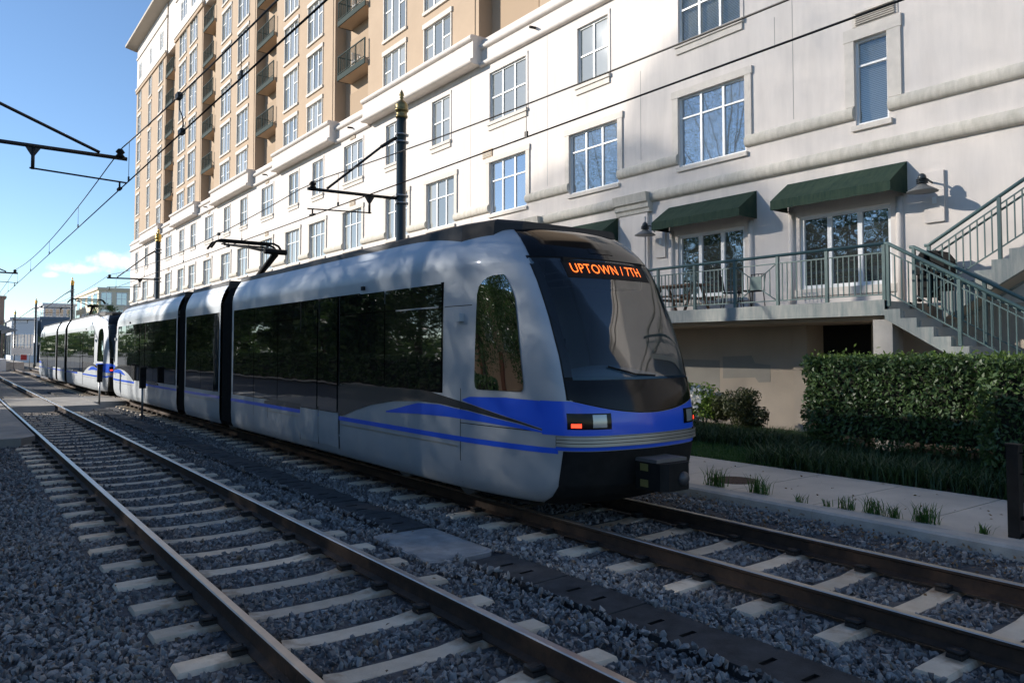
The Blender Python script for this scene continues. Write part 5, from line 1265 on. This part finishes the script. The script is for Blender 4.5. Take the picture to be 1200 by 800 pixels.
# ------------------------------------------------------------------ trees
def tree(name, x, y, h, crown, n, leaf, m, lab, seed, trunk_r=.3, clumps=60, cat='tree', group=None, fill=1.0, clump_r=.19, base=.0, even=False):
    """crown: (centre height, rx, ry, rz)"""
    g = np.random.default_rng(seed); t = empty(name, (x, y, base), lab, cat, group)
    cz, rx, ry, rz = crown
    C_ = g.normal(size=(clumps, 3)); C_ /= np.linalg.norm(C_, axis=1)[:, None]; C_ *= (g.uniform(.05, 1, clumps) ** (1 / 2.2))[:, None]
    k = g.integers(0, clumps, n); d = g.normal(size=(n, 3)) * clump_r * .6 * g.uniform(.6, 1.4, clumps)[k][:, None]
    if even:          # open crown shaped to cast even part shade: equal leaf cover over its whole face
        m_i = np.arange(n); u1, u2 = (m_i * .7548776662 + .5) % 1, (m_i * .5698402910 + .5) % 1
        a_, r_ = 2 * pi * u1, np.sqrt(u2); r_ *= 1 + .025 * np.sin(5 * a_) + .02 * np.sin(11 * a_ + 1)
        tx = g.uniform(-.6, .6, n) * rx          # depth, taken along the light so that gaps stay even
        q = np.column_stack([tx / rx, r_ * np.cos(a_) - tx / ry, r_ * np.sin(a_) - .571 * tx / rz]); C_ = q[g.integers(0, n, clumps)]; k = np.zeros(n, int); d = q - C_[k]
    P = (C_[k] + d) * np.array([rx, ry, rz]) + np.array([x, y, cz])
    loc = (x, y, cz); V, F = leaf_cards(P, leaf, .55, None, 1, g); place('crown', np_mesh('crown', V - np.array(loc), F, m), loc, t)
    mb = MB(); top = cz + rz * .35
    pts = [(x, y, base - .2), (x, y, base + .4)] + [(x + .25 * sin(i * 2.1 + seed), y + .25 * cos(i * 1.7 + seed), base + (top - base) * (i / 5)) for i in range(1, 6)]
    mb.tube(pts, [trunk_r * 1.4, trunk_r] + [trunk_r * (1 - i / 6.2) for i in range(1, 6)], 10, M_BARK)
    for i in range(16 if trunk_r > .16 else 7):
        c = C_[i] * np.array([rx, ry, rz]) * .85 + np.array([x, y, cz]); z0 = base + (top - base) * (.35 + .55 * i / 16)
        mb.tube([(x, y, z0), ((x + c[0]) / 2, (y + c[1]) / 2, (z0 + c[2]) / 2 + .4), tuple(c)], [trunk_r * .42, trunk_r * .26, .03], 6, M_BARK)
    mb.build('trunk', M_BARK, t); return t
# the street side behind the camera's left: it shades the tracks and shows in the train's windows
for i, (x, y, h, r) in enumerate(LOWTREES):
    tree('street_tree', x, y, h, (h * .60, r, r * 1.05, h * .40), 36000, .17, M_LEAF_TREE, ['leafy street tree left of the frame, %s of the row by the tracks' % w for w in ('first', 'second', 'third', 'fourth', 'fifth', 'sixth', 'seventh')][i], 20 + i, .26, 120, even=True, group='street trees left of the frame')
for i, y in enumerate((49, 57, 66, 76, 87, 99, 112)):
    hh = (7.2, 7.8, 11, 12, 12, 11, 9)[i]
    tree('small_tree', -13.2, y, hh, (hh * .57, 4.2, 5.4, hh * .45), int(1400 * hh), .40, M_LEAF_TREE, 'dense roadside tree left of the frame, %s of its row' % ('first', 'second', 'third', 'fourth', 'fifth', 'sixth', 'last')[i], 80 + i, .18, 40, group='roadside trees left of the frame')
t = empty('roadside_hedge', (-10.3, 60, -.2), 'long clipped hedge along the street left of the frame', 'hedge')
P, N_ = box_leaves(-10.9, -9.9, 22, 120, .0, 1.7, 26000); leaves_obj('foliage', P, .26, M_LEAF_HEDGE, t, .5, N_)
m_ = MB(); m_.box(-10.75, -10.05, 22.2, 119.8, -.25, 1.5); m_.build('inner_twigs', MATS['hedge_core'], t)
for i, (x, y, cz, rx, ry, rz) in enumerate(ADDEDOAKS):  # unseen oaks, put in only for the soft part shade on the facade
    tree('tall_oak', x, y, cz + rz, (cz, rx, ry, rz), TALLN[i], .088, M_LEAF_TREE, ['tall open oak left of the frame, nearest of the tall ones', 'tall open oak left of the frame, farthest of the tall ones', 'tall open oak left of the frame, middle of the tall ones'][i], 40 + i, .15, TALLC[i], even=True, group='tall oaks left of the frame', clump_r=.34)
tree('young_tree', 27.2, 182, 12.5, (9.2, 4.2, 3.2, 3.3), 2600, .5, M_LEAF_FAR, 'yellow green tree in front of the beige office building', 61, .2, 30)

# brick and stucco building across the street, behind the street trees
ob = empty('street_building', (-21, 26, 0), 'peach stucco building with brick piers across the street left of the frame', 'building')
def shell(nm, x0, x1, y0, y1, z0, z1, m, par):
    q = MB(); q.box(x0, x1, y0, y1, z0, z1); return q.build(nm, m, par)
shell('wall', -30, SBX, SBY0, SBY1, -.3, SBH, M_PEACH, ob); shell('parapet', -30.2, SBX + .3, SBY0 - .2, SBY1 + .2, SBH, SBH + .5, M_TRIM, ob)
for k, y in enumerate(np.arange(SBY0 + 2, SBY1 - 1, 4.4)):
    for z in np.arange(4.4, SBH - 2, 3.4): 
        w_ = window(ob, -y, z, 1.9, 1.9, 2, .6, 0, M_GLASS_B); w_.location = Vector((SBX + .03, y, z)) - WL[ob]; w_.rotation_euler = (0, 0, pi)
        for c in w_.children: c.location = (0, 0, 0)
    shell('brick_pier', SBX, SBX + .4, y + 1.6, y + 2.4, -.2, 4.0, M_BRICK, ob)
sheet('street_pavement', -14.5, -9.02, -40, 90, -.12, M_WALK)
sheet('street', SBX + .5, -14.52, -40, 90, -.24, mat('asphalt', (.05, .05, .052), .9, var=.15, vscale=2, bump=.3))

# ------------------------------------------------------------------ far buildings and the station
def far_building(name, x0, x1, y, z1, depth, m, lab, rows, cols, gm, ww=.6, hh=.62, zb=0, side_cols=4):
    t = empty(name, ((x0 + x1) / 2, y + depth / 2, -.3), lab, 'building')
    shell('wall', x0, x1, y, y + depth, -.3, z1, m, t); shell('parapet', x0 - .3, x1 + .3, y - .3, y + depth + .3, z1, z1 + .5, m, t)
    fh, cw = (z1 - zb) / rows, (x1 - x0) / cols
    for r in range(rows):
        for c in range(cols):
            xc, zc = x0 + cw * (c + .5), zb + fh * (r + .5); a, b, q, s = xc - cw * ww / 2, xc + cw * ww / 2, zc - fh * hh / 2, zc + fh * hh / 2
            f = MB(); 
            for (p0, p1) in ((a - .1, a), (b, b + .1)): f.box(p0, p1, y - .09, y + .0, q, s)
            f.box((a + b) / 2 - .06, (a + b) / 2 + .06, y - .08, y, q, s); f.box(a - .1, b + .1, y - .11, y, s, s + .12); f.box(a - .1, b + .1, y - .11, y, q - .12, q); f.box(a, b, y - .07, y, zc - .05, zc + .05)
            o = f.build('window', M_FRAME, t); g = MB(); g.poly([(a, y - .04, q), (b, y - .04, q), (b, y - .04, s), (a, y - .04, s)]); g.build('pane', gm, o)
    cwy = depth / side_cols
    for r in range(rows):
        for c in range(side_cols):
            yc, zc = y + cwy * (c + .5), zb + fh * (r + .5); a, b, q, s = yc - cwy * ww / 2, yc + cwy * ww / 2, zc - fh * hh / 2, zc + fh * hh / 2
            g = MB(); g.box(x0 - .05, x0 + .02, a, b, q, s); g.build('window', gm, t)
    return t
far_building('office_building', 25.6, 46, 180, 14.6, 34, M_OFFICE, 'beige office building with green tinted windows left of the white facade', 4, 7, M_OFFGLASS, .62, .66)
far_building('white_office', 17.6, 23.8, 200, 12.0, 20, M_FARWHITE, 'white glazed office block between the far poles', 3, 3, M_OFFGLASS, .7, .6)
far_building('brick_tower', 5.5, 9.35, 182, 12.2, 12, M_TOWERBRICK, 'brick coloured tower cut by the left edge of the picture', 4, 1, M_OFFGLASS, .5, .5)
t = far_building('blue_grey_hall', 14.8, 19.4, 172, 7.9, 25, M_FARBLUE, 'plain blue grey hall behind the second train', 1, 2, M_OFFGLASS, .3, .2)
t = far_building('white_hall', 9.6, 13.6, 165, 7.4, 20, M_FARWHITE, 'low white hall with a dark glazed front at the far left', 1, 4, M_OFFGLASS, .84, .42, -1.5)
# station platform and its canopy, fence and sign
pl = empty('station_platform', (4.8, 100, -.3), 'pale station platform wall at the far left end of the tracks', 'platform')
mb = MB(); mb.box(2.0, 5.2, 96, 150, -.3, 1.05); mb.build('platform_slab', M_FARWHITE, pl); mb = MB(); mb.box(5.2, 6.8, 96, 150, -.3, .72); mb.build('ramp', M_KERB, pl)
cn = empty('station_canopy', (3.8, 112, 1.05), 'dark pitched station canopy on thin columns at the far left', 'canopy')
for x in (3.0, 5.0):
    for y in (104, 112, 120): MB().tube([(x, y, 1.05), (x, y, 4.2)], .09, 8).build('column', M_POLE, cn)
mb = MB(); mb.prism([(2.2, 4.2), (6.6, 4.2), (4.4, 5.0)], 'y', 102, 124); mb.build('roof', M_FARBLUE, cn)
sg = empty('station_sign', (6.6, 95, 0), 'small white sign with a red panel below it near the platform', 'sign')
MB().box(5.6, 7.4, 94.9, 95.0, 1.55, 2.25).build('sign_panel', M_FARWHITE, sg); MB().box(6.4, 6.95, 94.9, 95.0, .95, 1.5).build('red_panel', mat('sign_red', (.35, .03, .03), .6), sg)
for x in (5.8, 7.2): MB().tube([(x, 95.05, -.3), (x, 95.05, 2.2)], .04, 6).build('post', M_STEEL, sg)
bx_ = empty('signal_cabinet', (6.9, 90, -.3), 'grey equipment cabinet beside the far track by the second train', 'cabinet')
MB().box(5.6, 7.2, 96.0, 96.0 - 1.2, -.3, .0).build('base', M_KERB, bx_); MB().box(8.7, 9.3, 94, 95, -.3, 1.3).build('housing', M_FARWHITE, bx_)
# distant tree line
P = np.column_stack([RNG.uniform(-200, 260, 30000), RNG.uniform(300, 360, 30000), 8 * RNG.uniform(0, 1, 30000) ** .7 + 1.5 * np.sin(RNG.uniform(-200, 260, 30000) * .2)])
V, F = leaf_cards(P, 1.6, .7); tag(place('tree_belt', np_mesh('tree_belt', V, F, M_LEAF_FAR), (0, 0, 0)), 'far belt of trees along the horizon', 'trees', kind='stuff')
